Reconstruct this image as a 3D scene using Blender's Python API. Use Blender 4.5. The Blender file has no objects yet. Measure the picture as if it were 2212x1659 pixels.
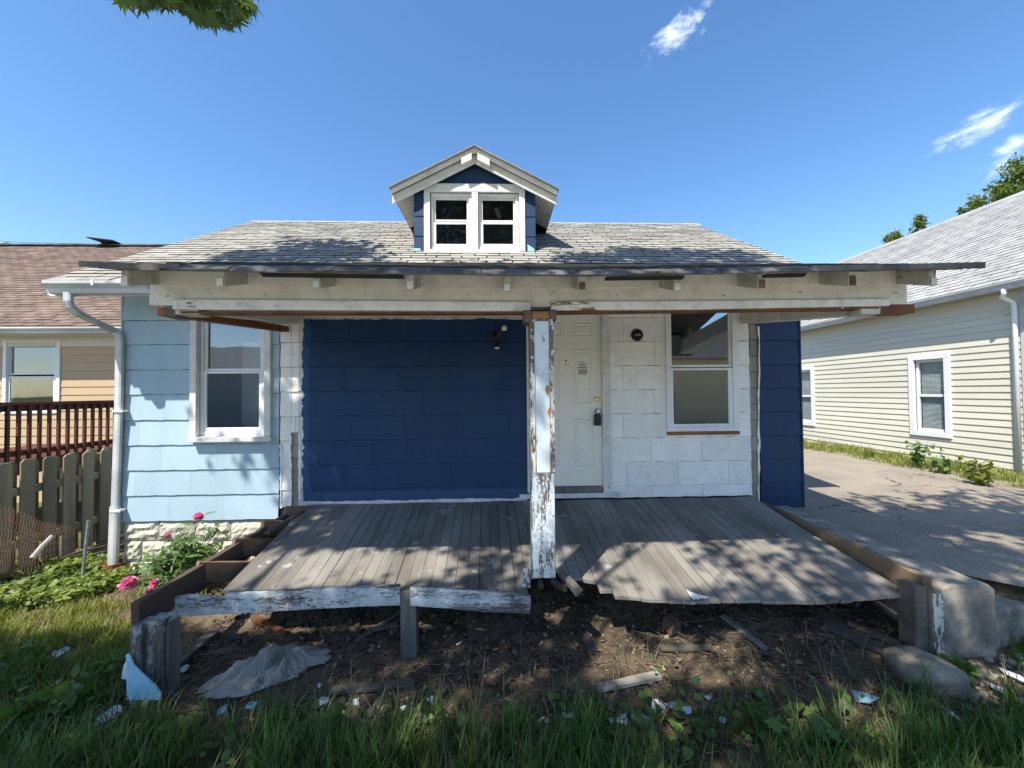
import bpy, math, random
import numpy as np
from mathutils import Vector, Matrix, noise as mnoise

random.seed(7)
RNG = np.random.default_rng(11)
SC = bpy.context.scene
COL = SC.collection

# ------------------------------------------------------------------ camera
CAM_Z = 1.9
F = 864.0                      # focal length for a 2212 x 1659 picture
YAW, PITCH, ROLL = math.radians(-2.0), math.radians(1.2), math.radians(-0.5)
cam_d = bpy.data.cameras.new('camera')
cam_d.sensor_width = 36.0
cam_d.lens = 36.0 * F / 2212.0
cam_d.clip_start = 0.05
cam_d.clip_end = 2000.0
cam = bpy.data.objects.new('camera', cam_d)
COL.objects.link(cam)
CAMROT = (Matrix.Rotation(YAW, 3, 'Z') @ Matrix.Rotation(math.pi/2 + PITCH, 3, 'X') @ Matrix.Rotation(ROLL, 3, 'Z'))
cam.matrix_world = Matrix.Translation((0, 0, CAM_Z)) @ CAMROT.to_4x4()
SC.camera = cam

# ------------------------------------------------------------------ sun and sky
SUN_A, SUN_R = 0.76, 1.82                            # sideways and downward travel of the light per metre towards the house
SUN_D = Vector((SUN_A, 1.0, -SUN_R)).normalized()      # the way the light travels
sun_d = bpy.data.lights.new('sun', 'SUN')
sun_d.energy = 4.3
sun_d.angle = math.radians(0.53)
sun_d.color = (1.0, 0.955, 0.87)
sun = bpy.data.objects.new('sun', sun_d)
COL.objects.link(sun)
sun.rotation_mode = 'QUATERNION'
sun.rotation_quaternion = SUN_D.to_track_quat('-Z', 'Y')
sun.location = (-6, -8, 18)

W = bpy.data.worlds.new('World')
SC.world = W
W.use_nodes = True
nt = W.node_tree
nt.nodes.clear()
w_out = nt.nodes.new('ShaderNodeOutputWorld')
w_bg = nt.nodes.new('ShaderNodeBackground')
w_bg.inputs['Strength'].default_value = 0.15
sky = nt.nodes.new('ShaderNodeTexSky')
sky.sky_type = 'NISHITA'
sky.sun_disc = False
sky.sun_elevation = math.asin(-SUN_D.z)
sky.sun_rotation = math.atan2(-SUN_D.x, -SUN_D.y)
sky.altitude = 250
sky.air_density = 1.0
sky.dust_density = 0.5
sky.ozone_density = 1.7
SKY_NODE = sky
SC.view_settings.view_transform = 'Standard'
SC.view_settings.look = 'None'
SC.view_settings.exposure = 1.0
SC.view_settings.gamma = 1.0
SC.view_settings.use_curve_mapping = False
SC.cycles.max_bounces = 8
SC.cycles.diffuse_bounces = 4
SC.cycles.glossy_bounces = 4
SC.cycles.transparent_max_bounces = 12
SC.cycles.use_denoising = True

# ------------------------------------------------------------------ measuring: a ray of the survey photo to a point on a plane
def ray(x, y):
    return CAMROT @ Vector(((x - 1106.0)/F, -(y - 829.5)/F, -1.0))
def at(x, y, Y):                       # on the plane of depth Y
    r = ray(x, y); t = Y / r.y
    return Vector((r.x*t, Y, CAM_Z + r.z*t))
def at_x(x, y, X):                     # on the plane X
    r = ray(x, y); t = X / r.x
    return Vector((X, r.y*t, CAM_Z + r.z*t))
def at_z(x, y, Z):
    r = ray(x, y); t = (Z - CAM_Z) / r.z
    return Vector((r.x*t, r.y*t, Z))
def at_plane(x, y, p0, n):
    r = ray(x, y); c = Vector((0, 0, CAM_Z))
    t = (Vector(p0) - c).dot(n) / r.dot(n)
    return c + r*t

# ---- clouds: three small wisps in the sky, placed by direction
def world_sky():
    N = nt.nodes; L = nt.links
    tc = N.new('ShaderNodeTexCoord')
    fac = None
    wisps = [   # centre px, along px, half length, half width
        ((1455, 78), (1500, 45), 0.075, 0.028, 1.1),
        ((1412, 110), (1430, 75), 0.040, 0.018, 0.85),
        ((1500, 28), (1525, 5), 0.045, 0.020, 0.35),
        ((2105, 285), (2180, 250), 0.065, 0.023, 1.1),
        ((2172, 335), (2212, 295), 0.055, 0.022, 1.05),
        ((2300, 225), (2340, 205), 0.06, 0.02, 0.8),
    ]
    def math_n(op, a, b=None, c=None):
        n = N.new('ShaderNodeMath'); n.operation = op
        for i, v in enumerate((a, b, c)):
            if v is None: continue
            if isinstance(v, (int, float)): n.inputs[i].default_value = v
            else: L.new(v, n.inputs[i])
        return n.outputs[0]
    def dot(v):
        n = N.new('ShaderNodeVectorMath'); n.operation = 'DOT_PRODUCT'
        L.new(tc.outputs['Generated'], n.inputs[0]); n.inputs[1].default_value = v
        return n.outputs['Value']
    nz = N.new('ShaderNodeTexNoise'); nz.inputs['Scale'].default_value = 13
    nz.inputs['Detail'].default_value = 9; nz.inputs['Roughness'].default_value = 0.66
    nz.inputs['Distortion'].default_value = 0.7
    mp = N.new('ShaderNodeMapping'); mp.inputs['Scale'].default_value = (1.0, 1.0, 1.5)
    mp.inputs['Rotation'].default_value = (0, 0.6, 0)
    L.new(tc.outputs['Generated'], mp.inputs[0]); L.new(mp.outputs[0], nz.inputs['Vector'])
    for (c, a, hl, hw, amp) in wisps:
        d = ray(*c).normalized(); e = (ray(*a).normalized() - d)
        e = (e - d*e.dot(d)).normalized(); f = d.cross(e).normalized()
        u = math_n('DIVIDE', math_n('ADD', dot(e), -d.dot(e)), hl)
        v = math_n('DIVIDE', math_n('ADD', dot(f), -d.dot(f)), hw)
        r2 = math_n('ADD', math_n('MULTIPLY', u, u), math_n('MULTIPLY', v, v))
        fr = math_n('GREATER_THAN', dot(d), 0.5)
        m = math_n('MULTIPLY', math_n('EXPONENT', math_n('MULTIPLY', r2, -1.0)), fr)
        m = math_n('MULTIPLY', m, amp)
        fac = m if fac is None else math_n('MAXIMUM', fac, m)
    s = math_n('ADD', math_n('MULTIPLY', math_n('SUBTRACT', nz.outputs[0], 0.55), 2.6), math_n('MULTIPLY', fac, 0.9))
    s = math_n('MULTIPLY', s, math_n('MINIMUM', math_n('MULTIPLY', fac, 3.0), 1.0))
    mr = N.new('ShaderNodeMapRange'); mr.interpolation_type = 'SMOOTHSTEP'
    mr.inputs['From Min'].default_value = 0.25; mr.inputs['From Max'].default_value = 1.15
    mr.inputs['To Max'].default_value = 0.95
    L.new(s, mr.inputs['Value'])
    hs = N.new('ShaderNodeHueSaturation')
    hs.inputs['Saturation'].default_value = 1.2; hs.inputs['Value'].default_value = 0.88
    L.new(SKY_NODE.outputs[0], hs.inputs['Color'])
    mx = N.new('ShaderNodeMix'); mx.data_type = 'RGBA'
    L.new(mr.outputs[0], mx.inputs[0]); L.new(hs.outputs[0], mx.inputs[6]); mx.inputs[7].default_value = (5.2, 5.6, 6.2, 1)
    L.new(mx.outputs[2], w_bg.inputs['Color']); L.new(w_bg.outputs[0], w_out.inputs['Surface'])
world_sky()
# ------------------------------------------------------------------ materials
MATS = {}
def lin(r, g, b):
    f = lambda c: ((c/255.0 + 0.055)/1.055)**2.4 if c > 10 else c/255.0/12.92
    return (f(r), f(g), f(b))
class NT:
    def __init__(s, name):
        s.m = bpy.data.materials.new(name); s.m.use_nodes = True
        s.t = s.m.node_tree; s.N = s.t.nodes; s.L = s.t.links
        s.b = s.N.get('Principled BSDF'); s.out = s.N.get('Material Output')
        MATS[name] = s.m
    def n(s, kind, **kw):
        x = s.N.new('ShaderNode' + kind)
        for k, v in kw.items(): setattr(x, k, v)
        return x
    def link(s, a, b): s.L.new(a, b)
    def math(s, op, a, b=None, clamp=False):
        n = s.n('Math', operation=op, use_clamp=clamp)
        for i, v in enumerate((a, b)):
            if v is None: continue
            if isinstance(v, (int, float)): n.inputs[i].default_value = v
            else: s.link(v, n.inputs[i])
        return n.outputs[0]
    def pos(s):
        if not hasattr(s, '_p'): s._p = s.n('NewGeometry')
        return s._p.outputs['Position']
    def sep(s):
        if not hasattr(s, '_s'):
            s._s = s.n('SeparateXYZ'); s.link(s.pos(), s._s.inputs[0])
        return s._s.outputs
    def noise(s, scale, stretch=(1, 1, 1), detail=5, rough=0.55, vec=None, dist=0.0, off=(0, 0, 0)):
        mp = s.n('Mapping'); mp.inputs['Scale'].default_value = stretch; mp.inputs['Location'].default_value = off
        s.link(vec or s.pos(), mp.inputs[0])
        n = s.n('TexNoise'); n.inputs['Scale'].default_value = scale; n.inputs['Detail'].default_value = detail
        n.inputs['Roughness'].default_value = rough; n.inputs['Distortion'].default_value = dist
        s.link(mp.outputs[0], n.inputs['Vector'])
        return n.outputs[0]
    def ramp(s, v, a, b, smooth=True):
        r = s.n('MapRange', interpolation_type='SMOOTHSTEP' if smooth else 'LINEAR')
        r.inputs['From Min'].default_value = a; r.inputs['From Max'].default_value = b
        s.link(v, r.inputs['Value']); return r.outputs[0]
    def mix(s, f, a, b, blend='MIX'):
        m = s.n('Mix', data_type='RGBA', blend_type=blend)
        for i, v in ((0, f), (6, a), (7, b)):
            if isinstance(v, (int, float)): m.inputs[i].default_value = v
            elif isinstance(v, tuple): m.inputs[i].default_value = v if len(v) == 4 else (*v, 1)
            else: s.link(v, m.inputs[i])
        return m.outputs[2]
    def rnd(s):
        oi = s.n('ObjectInfo'); g = s.n('NewGeometry')
        return s.math('FRACT', s.math('ADD', oi.outputs['Random'], g.outputs['Random Per Island']))
    def vary(s, col, amt):
        v = s.math('ADD', s.math('MULTIPLY', s.rnd(), 2*amt), 1 - amt)
        return s.mix(1.0, col, s.comb(v), 'MULTIPLY')
    def comb(s, v):
        c = s.n('CombineColor')
        for i in range(3): s.link(v, c.inputs[i])
        return c.outputs[0]
    def done(s, col, rough=0.8, bump=None, bstr=0.3, bdist=0.01, spec=0.3, metal=0.0):
        if isinstance(col, tuple): s.b.inputs['Base Color'].default_value = (*col[:3], 1)
        else: s.link(col, s.b.inputs['Base Color'])
        if isinstance(rough, (int, float)): s.b.inputs['Roughness'].default_value = rough
        else: s.link(rough, s.b.inputs['Roughness'])
        s.b.inputs['Specular IOR Level'].default_value = spec
        s.b.inputs['Metallic'].default_value = metal
        if bump is not None:
            bn = s.n('Bump'); bn.inputs['Strength'].default_value = bstr; bn.inputs['Distance'].default_value = bdist
            s.link(bump, bn.inputs['Height']); s.link(bn.outputs[0], s.b.inputs['Normal'])
        return s.m

def mat_plain(name, col, col2=None, scale=5.0, stretch=(1, 1, 1), rough=0.8, objvar=0.05, bscale=60.0, bstr=0.25, bdist=0.004,
              spec=0.3, metal=0.0, lo=0.35, hi=0.65, speck=None):
    t = NT(name)
    if col2 is None: col2 = tuple(c*0.8 for c in col)
    c = t.mix(t.ramp(t.noise(scale, stretch, 7, 0.6), lo, hi), col, col2)
    if speck:
        c = t.mix(t.ramp(t.noise(speck[0], (1, 1, 1), 2, 0.5), 0.66, 0.74), c, speck[1])
    if objvar: c = t.vary(c, objvar)
    return t.done(c, rough, t.noise(bscale, stretch, 4, 0.6), bstr, bdist, spec, metal)

def mat_peel(name, paint, wood, amount, scale=5.0, stretch=(1, 1, 1), rough=0.75, objvar=0.04, wood2=None, dirt=0.25, paint2=None, soft=0.025):
    """paint flaking off weathered wood; amount 0 keeps all the paint, 1 none"""
    t = NT(name)
    n1 = t.noise(scale, stretch, 9, 0.68)
    n2 = t.noise(scale*7, tuple(min(1.0, a*2.5) for a in stretch), 6, 0.65, off=(3, 1, 2))
    big = t.noise(scale*0.28, (1, 1, 1), 3, 0.5, off=(9, 4, 7))
    v = t.math('ADD', t.math('ADD', t.math('MULTIPLY', n1, 0.62), t.math('MULTIPLY', n2, 0.38)), t.math('MULTIPLY', t.math('SUBTRACT', big, 0.5), 0.22))
    th = 0.72 - 0.44*amount
    m = t.ramp(v, th - soft*0.3, th + soft)
    grain = t.noise(30, tuple(a*1.0 for a in stretch), 6, 0.65)
    w2 = wood2 or tuple(c*0.45 for c in wood)
    wc = t.mix(t.ramp(grain, 0.35, 0.68), wood, w2)
    pc = t.mix(t.ramp(t.noise(7, (1, 1, 1), 6, 0.65, off=(1, 8, 3)), 0.40, 0.75), paint, paint2 or tuple(c*(1-dirt) for c in paint))
    pc = t.mix(t.ramp(t.noise(26, stretch, 3, 0.7, off=(5, 5, 1)), 0.67, 0.72), pc, tuple(c*0.45 for c in paint))
    c = t.mix(m, pc, wc)
    if objvar: c = t.vary(c, objvar)
    h = t.math('SUBTRACT', t.math('MULTIPLY', grain, 0.35), m)
    return t.done(c, rough, h, 0.5, 0.004, 0.3)

def mat_glass(name, tint=(0.9, 0.94, 0.95), base=0.16):
    t = NT(name)
    lw = t.n('LayerWeight'); lw.inputs['Blend'].default_value = 0.45
    lw.inputs['Blend'].default_value = 0.5
    f = t.math('ADD', t.math('MULTIPLY', t.math('POWER', lw.outputs['Facing'], 4.0), 0.6), base, True)
    tr = t.n('BsdfTransparent'); tr.inputs[0].default_value = (*tint, 1)
    gl = t.n('BsdfGlossy'); gl.inputs['Roughness'].default_value = 0.015; gl.inputs[0].default_value = (0.92, 0.95, 1.0, 1)
    bn = t.n('Bump'); bn.inputs['Strength'].default_value = 0.05; bn.inputs['Distance'].default_value = 0.02
    t.link(t.noise(2.2, (1, 1, 1), 2, 0.4), bn.inputs['Height']); t.link(bn.outputs[0], gl.inputs['Normal'])
    ms = t.n('MixShader'); t.link(f, ms.inputs[0]); t.link(tr.outputs[0], ms.inputs[1]); t.link(gl.outputs[0], ms.inputs[2])
    t.link(ms.outputs[0], t.out.inputs['Surface'])
    return t.m

def mat_leaf(name, c1, c2, objvar=0.15, trans=0.35, scale=1.2, rough=0.5, through=(1.5, 1.6, 0.6)):
    t = NT(name)
    c = t.mix(t.ramp(t.noise(scale, (1, 1, 1), 3, 0.6), 0.35, 0.65), c1, c2)
    g = t.n('NewGeometry')
    v = t.math('ADD', t.math('MULTIPLY', g.outputs['Random Per Island'], 0.7), 0.65)
    c = t.mix(1.0, c, t.comb(v), 'MULTIPLY')
    t.done(c, rough, None, spec=0.35)
    tl = t.n('BsdfTranslucent'); bright = t.mix(1.0, c, through, 'MULTIPLY'); t.link(bright, tl.inputs[0])
    ms = t.n('MixShader'); ms.inputs[0].default_value = trans
    t.link(t.b.outputs[0], ms.inputs[1]); t.link(tl.outputs[0], ms.inputs[2]); t.link(ms.outputs[0], t.out.inputs['Surface'])
    return t.m

# ------------------------------------------------------------------ objects
WORLD = {}
def link(o, parent=None, w=None):
    COL.objects.link(o)
    WORLD[o.name] = w or Matrix.Identity(4)
    if w is not None and parent is None: o.matrix_basis = w
    if parent is not None:
        o.parent = parent
        o.matrix_parent_inverse = WORLD[parent.name].inverted()
        if w is not None: o.matrix_basis = w
    return o
def tag(o, label=None, cat=None, group=None, kind=None):
    if label: o['label'] = label
    if cat: o['category'] = cat
    if group: o['group'] = group
    if kind: o['kind'] = kind
    return o
def thing(name, label, cat, loc=(0, 0, 0), group=None):
    o = bpy.data.objects.new(name, None)
    o.empty_display_size = 0.1
    link(o, None, Matrix.Translation(loc))
    return tag(o, label, cat, group)
def copy_obj(src, parent, w):
    c = src.copy(); c.parent = None
    return link(c, parent, w)

class MB:
    def __init__(s): s.v = []; s.f = []
    def add(s, vs, fs):
        k = len(s.v); s.v += [tuple(p) for p in vs]; s.f += [tuple(i + k for i in f) for f in fs]; return s
    def hexa(s, p):     # 8 corners: bottom loop 0-3, top loop 4-7
        return s.add(p, [(3, 2, 1, 0), (4, 5, 6, 7), (0, 1, 5, 4), (1, 2, 6, 5), (2, 3, 7, 6), (3, 0, 4, 7)])
    def box(s, x0, x1, y0, y1, z0, z1):
        return s.hexa([(x0, y0, z0), (x1, y0, z0), (x1, y1, z0), (x0, y1, z0), (x0, y0, z1), (x1, y0, z1), (x1, y1, z1), (x0, y1, z1)])
    def bar(s, p, q, w, h, up=(0, 0, 1), seg=1, jit=0.0):
        """box from p to q, w wide, h high, centred on the line"""
        p, q = Vector(p), Vector(q); d = (q - p).normalized()
        side = d.cross(Vector(up)).normalized(); u = side.cross(d).normalized()
        k = len(s.v); nv = []
        for i in range(seg + 1):
            c = p.lerp(q, i/seg)
            for a, b in ((-1, -1), (1, -1), (1, 1), (-1, 1)):
                j = Vector((random.uniform(-1, 1), random.uniform(-1, 1), random.uniform(-1, 1)))*jit
                nv.append(c + side*(a*w/2) + u*(b*h/2) + j)
        fs = [(3, 2, 1, 0), tuple(seg*4 + i for i in range(4))]
        for i in range(seg):
            for j in range(4):
                fs.append((i*4 + j, i*4 + (j+1) % 4, i*4 + 4 + (j+1) % 4, i*4 + 4 + j))
        return s.add(nv, fs)
    def tube(s, pts, radii, n=8, cap=True):
        pts = [Vector(p) for p in pts]
        if isinstance(radii, (int, float)): radii = [radii]*len(pts)
        vs = []; fs = []; prev = None
        for i, p in enumerate(pts):
            d = (pts[min(i+1, len(pts)-1)] - pts[max(i-1, 0)]).normalized()
            if prev is None:
                a = d.orthogonal().normalized()
            else:
                a = (prev - d*prev.dot(d)).normalized()
            prev = a; b = d.cross(a)
            for j in range(n):
                t = 2*math.pi*j/n
                vs.append(p + (a*math.cos(t) + b*math.sin(t))*radii[i])
        for i in range(len(pts)-1):
            for j in range(n):
                fs.append((i*n + j, i*n + (j+1) % n, (i+1)*n + (j+1) % n, (i+1)*n + j))
        if cap:
            fs.append(tuple(range(n-1, -1, -1))); fs.append(tuple((len(pts)-1)*n + j for j in range(n)))
        return s.add(vs, fs)
    def prism(s, poly, depth):     # poly: list of 3-D points of one face; depth: vector to the other face
        d = Vector(depth); n = len(poly)
        vs = [Vector(p) for p in poly] + [Vector(p) + d for p in poly]
        fs = [tuple(range(n)), tuple(range(2*n-1, n-1, -1))] + [((i+1) % n, i, n + i, n + (i+1) % n) for i in range(n)]
        return s.add(vs, fs)
    def lathe(s, c, axis, prof, n=16):      # prof: list of (distance along the axis, radius)
        c = Vector(c); ax = Vector(axis).normalized(); a = ax.orthogonal().normalized(); b = ax.cross(a)
        vs = []; fs = []
        for (h, r) in prof:
            for j in range(n):
                t = 2*math.pi*j/n
                vs.append(c + ax*h + (a*math.cos(t) + b*math.sin(t))*r)
        for i in range(len(prof)-1):
            for j in range(n):
                fs.append((i*n + j, i*n + (j+1) % n, (i+1)*n + (j+1) % n, (i+1)*n + j))
        fs.append(tuple(range(n-1, -1, -1))); fs.append(tuple((len(prof)-1)*n + j for j in range(n)))
        return s.add(vs, fs)
    def mesh(s, name, mat):
        m = bpy.data.meshes.new(name); m.from_pydata(s.v, [], s.f)
        if isinstance(mat, str): mat = MATS[mat]
        m.materials.append(mat); m.validate()
        import bmesh as _b
        bm = _b.new(); bm.from_mesh(m); _b.ops.recalc_face_normals(bm, faces=bm.faces); bm.to_mesh(m); bm.free()
        return m
    def build(s, name, mat, parent=None, bevel=0.0, smooth=False, label=None, cat=None, group=None, kind=None):
        o = bpy.data.objects.new(name, s.mesh(name, mat))
        if smooth:
            for p in o.data.polygons: p.use_smooth = True
        if bevel:
            b = o.modifiers.new('bevel', 'BEVEL'); b.width = bevel; b.segments = 2; b.limit_method = 'ANGLE'
        link(o, parent)
        return tag(o, label, cat, group, kind)

def mesh_np(name, V, Fc, mat, smooth=False):
    V = np.asarray(V, np.float32); Fc = np.asarray(Fc, np.int32)
    m = bpy.data.meshes.new(name)
    k = Fc.shape[1]
    m.vertices.add(len(V)); m.vertices.foreach_set('co', V.ravel())
    m.loops.add(Fc.size); m.loops.foreach_set('vertex_index', Fc.ravel())
    m.polygons.add(len(Fc)); m.polygons.foreach_set('loop_start', np.arange(0, Fc.size, k, dtype=np.int32))
    m.polygons.foreach_set('loop_total', np.full(len(Fc), k, np.int32))
    if smooth: m.polygons.foreach_set('use_smooth', np.ones(len(Fc), bool))
    m.update(calc_edges=True); m.validate()
    m.materials.append(MATS[mat] if isinstance(mat, str) else mat)
    return m
def obj_np(name, V, Fc, mat, parent=None, smooth=False, **kw):
    o = bpy.data.objects.new(name, mesh_np(name, V, Fc, mat, smooth))
    link(o, parent); return tag(o, **kw)

def rot_np(n, tilt=1.0, rng=RNG):
    """n random rotation matrices; tilt 1 any way up, 0 flat"""
    th = rng.uniform(0, 2*math.pi, n); ph = rng.normal(0, 1, n)*tilt*0.9; ps = rng.normal(0, 1, n)*tilt*0.9
    def R(ax, a):
        c, s = np.cos(a), np.sin(a); M = np.zeros((n, 3, 3)); i, j, k = ax
        M[:, i, i] = 1; M[:, j, j] = c; M[:, k, k] = c; M[:, j, k] = -s; M[:, k, j] = s
        return M
    return R((2, 0, 1), th) @ R((0, 1, 2), ph) @ R((1, 2, 0), ps)
def scatter_np(tv, tf, P, R, S):
    """template (tv, tf) at points P with rotations R and scales S"""
    tv = np.asarray(tv, float); tf = np.asarray(tf, int); P = np.asarray(P, float); S = np.asarray(S, float)
    V = np.einsum('nij,kj->nki', R, tv)*S[:, None, None] + P[:, None, :]
    Fc = (tf[None] + (np.arange(len(P))*len(tv))[:, None, None]).reshape(-1, tf.shape[1])
    return V.reshape(-1, 3), Fc
def sm(a, b, t):
    t = np.clip((np.asarray(t, float) - a)/(b - a), 0, 1); return t*t*(3 - 2*t)

# ---- pieces laid over a sloping plane (roof shingles)
def shingle_mesh(name, w, l, t, mat):
    m = MB(); e = 0.0015
    m.hexa([(0, 0, 0), (w, 0, 0), (w, l, 0), (0, l, 0), (0, 0, t), (w, 0, t), (w, l, e), (0, l, e)])
    me = m.mesh(name, mat)
    me.materials.append(MATS[mat + '_edge'])          # dark cut asphalt edge, its colour also standing in for each row's shadow line
    for p in me.polygons:
        if abs(p.normal.z) < 0.7: p.material_index = 1
    return me
def roof_shingles(parent, origin, u, v, width, length, expo, tab, mat, name='shingle', singles=300, skip=None, thick=0.009, first=0, jit=0.0025):
    u = Vector(u).normalized(); v = Vector(v).normalized(); n = u.cross(v).normalized()
    if n.z < 0: n = -n
    B = Matrix((u, v, n)).transposed().to_4x4()
    me = shingle_mesh(name, tab - 0.017, expo + 0.03, thick, mat)
    rest = MB(); made = 0
    rows = int(length/expo)
    for r in range(first, rows):
        off = -(r % 2)*tab*0.5 - random.choice((0, 0.0, tab*0.17))
        k = 0
        while True:
            a = off + k*tab; k += 1
            b = a + tab
            if a >= width - 0.02: break
            a2 = max(a, 0); b2 = min(b, width)
            if b2 - a2 < 0.03: continue
            if skip and skip((a2+b2)/2, r*expo): continue
            p = Vector(origin) + u*(a2 + random.uniform(0, jit)) + v*(r*expo + random.uniform(-jit, jit)) + n*0.003
            M = Matrix.Translation(p) @ B @ Matrix.Rotation(random.gauss(0, 0.004), 4, 'Z') @ Matrix.Diagonal(((b2-a2)/tab, 1, random.uniform(0.8, 1.5), 1))
            if made < singles:
                o = bpy.data.objects.new(name, me); link(o, parent, M); made += 1
            else:
                rest.add([M @ q.co for q in me.vertices], [tuple(f.vertices) for f in me.polygons])
    if rest.v:
        o = rest.build('upper_shingles', mat, parent, kind='stuff')
        o.data.materials.append(MATS[mat + '_edge'])
        for p in o.data.polygons:
            if abs(p.normal.dot(n)) < 0.7: p.material_index = 1

def cut(rect, holes):
    """rectangle (a0, a1, b0, b1) minus rectangles"""
    out = [rect]
    for h in holes:
        nxt = []
        for r in out:
            a0, a1, b0, b1 = r
            if h[0] >= a1 or h[1] <= a0 or h[2] >= b1 or h[3] <= b0: nxt.append(r); continue
            if h[0] > a0: nxt.append((a0, h[0], b0, b1))
            if h[1] < a1: nxt.append((h[1], a1, b0, b1))
            c0, c1 = max(a0, h[0]), min(a1, h[1])
            if h[2] > b0: nxt.append((c0, c1, b0, h[2]))
            if h[3] < b1: nxt.append((c0, c1, h[3], b1))
        out = [r for r in nxt if r[1]-r[0] > 0.012 and r[3]-r[2] > 0.012]
    return out
def rect_px(x0, y0, x1, y1, Y):
    xm, ym = (x0+x1)/2, (y0+y1)/2
    return at(x0, ym, Y).x, at(x1, ym, Y).x, at(xm, y1, Y).z, at(xm, y0, Y).z
def frame_strips(m, o, i, y0, y1):
    """a flat rectangular ring, outer rect o and inner rect i (x0, x1, z0, z1), from y0 to y1; uprights between head and foot"""
    m.box(o[0], o[1], y0, y1, o[2], i[2]); m.box(o[0], o[1], y0, y1, i[3], o[3])
    m.box(o[0], i[0], y0, y1, i[2], i[3]); m.box(i[1], o[1], y0, y1, i[2], i[3])
    return m
def pl(pts, x):      # polyline y at x
    for (a, b), (c, d) in zip(pts, pts[1:]):
        if x <= c: return b + (d-b)*(x-a)/(c-a) if x >= a else b
    return pts[-1][1]
# ------------------------------------------------------------------ the materials
G_X, G_Y, G_Z = (0.12, 1, 1), (1, 0.10, 1), (1, 1, 0.12)      # grain along x, y, z
mat_plain('light_blue_siding', (0.375, 0.485, 0.545), (0.335, 0.445, 0.505), 3, rough=0.75, objvar=0.05, bscale=45, stretch=(1, 1, 0.35), bstr=0.35, speck=(38, (0.40, 0.55, 0.62)))
mat_plain('white_siding', (0.84, 0.82, 0.77), (0.77, 0.75, 0.705), 6, rough=0.8, objvar=0.05, bscale=50, stretch=(1, 1, 1), bstr=0.3, speck=(55, (0.36, 0.36, 0.35)))
mat_plain('navy_siding', (0.0042, 0.027, 0.084), (0.0080, 0.032, 0.080), 4, rough=0.55, objvar=0.10, bscale=60, stretch=(1, 1, 0.25), bstr=0.45, spec=0.4)
def mat_navy_edge():
    t = NT('porch_wall_siding')        # navy paint rolled over white shingles, its edge ragged
    s = t.sep()
    r = rect_px(650, 690, 1148, 1085, 4.64)
    wob = t.math('MULTIPLY', t.math('SUBTRACT', t.noise(9, (1, 1, 1), 4, 0.7), 0.5), 0.13)
    wob2 = t.math('MULTIPLY', t.math('SUBTRACT', t.noise(5, (1, 1, 0.4), 3, 0.7, off=(4, 4, 4)), 0.5), 0.10)
    wz = t.math('MULTIPLY', t.math('SUBTRACT', t.noise(7, (1, 1, 1), 3, 0.6, off=(2, 7, 1)), 0.5), 0.05)
    x = t.math('ADD', t.math('ADD', s[0], wob), wob2)
    z = t.math('ADD', s[2], wz)
    inx = t.math('GREATER_THAN', x, r[0] + 0.015)
    core = t.ramp(x, r[0] + 0.085, r[0] + 0.10)
    inz = t.math('MULTIPLY', t.math('LESS_THAN', z, r[3] + 0.005), t.math('GREATER_THAN', z, r[2] + 0.028))
    m = t.math('MULTIPLY', inx, inz)
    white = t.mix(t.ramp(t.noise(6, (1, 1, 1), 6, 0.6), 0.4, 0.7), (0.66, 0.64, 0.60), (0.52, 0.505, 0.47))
    navy = t.mix(t.ramp(t.noise(3, (1, 1, 0.5), 4, 0.6), 0.35, 0.7), (0.0028, 0.029, 0.100), (0.0060, 0.036, 0.098))
    edge = t.mix(t.noise(20, (1, 1, 3), 3, 0.6), (0.012, 0.075, 0.20), (0.012, 0.045, 0.14))
    low = t.ramp(s[2], r[2] + 0.14, r[2] + 0.13)
    navy = t.mix(t.math('MULTIPLY', low, 0.55), navy, (0.04, 0.075, 0.16))
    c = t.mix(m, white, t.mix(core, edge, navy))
    c = t.vary(c, 0.08)
    rr = t.math('SUBTRACT', 0.8, t.math('MULTIPLY', m, 0.22))
    t.done(c, rr, t.noise(55, (1, 1, 0.25), 4, 0.6), 0.4, 0.004, 0.35)
mat_navy_edge()
mat_peel('white_trim', (0.66, 0.65, 0.61), (0.22, 0.17, 0.12), 0.10, 5, G_X)
mat_peel('white_trim_up', (0.66, 0.65, 0.61), (0.22, 0.17, 0.12), 0.14, 5, G_Z)
mat_peel('beam_paint', (0.66, 0.63, 0.55), (0.22, 0.14, 0.08), 0.17, 3.2, G_X, dirt=0.3, paint2=(0.50, 0.48, 0.42))
mat_peel('beam_strip_paint', (0.70, 0.68, 0.62), (0.26, 0.14, 0.07), 0.36, 3.6, G_X, dirt=0.3)
mat_peel('tail_paint', (0.50, 0.48, 0.42), (0.16, 0.12, 0.09), 0.25, 6, G_Y, dirt=0.4)
mat_peel('post_paint', (0.60, 0.65, 0.66), (0.22, 0.17, 0.12), 0.24, 7, G_Z, dirt=0.2)
mat_peel('post_worn', (0.56, 0.63, 0.66), (0.19, 0.165, 0.14), 0.50, 15, G_Z, soft=0.05)
mat_peel('post_edge', (0.55, 0.54, 0.50), (0.20, 0.16, 0.13), 0.58, 6, G_Z)
mat_peel('fascia_worn', (0.55, 0.58, 0.59), (0.15, 0.135, 0.12), 0.55, 13, G_X, soft=0.10)
mat_peel('corner_post_worn', (0.36, 0.375, 0.37), (0.11, 0.10, 0.09), 0.58, 14, G_Z, soft=0.08)
mat_plain('deck_wood', (0.255, 0.232, 0.20), (0.13, 0.118, 0.10), 2.6, (1, 0.22, 1), rough=0.85, objvar=0.10, bscale=70, bstr=0.5, speck=(9, (0.32, 0.31, 0.29)))
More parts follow.
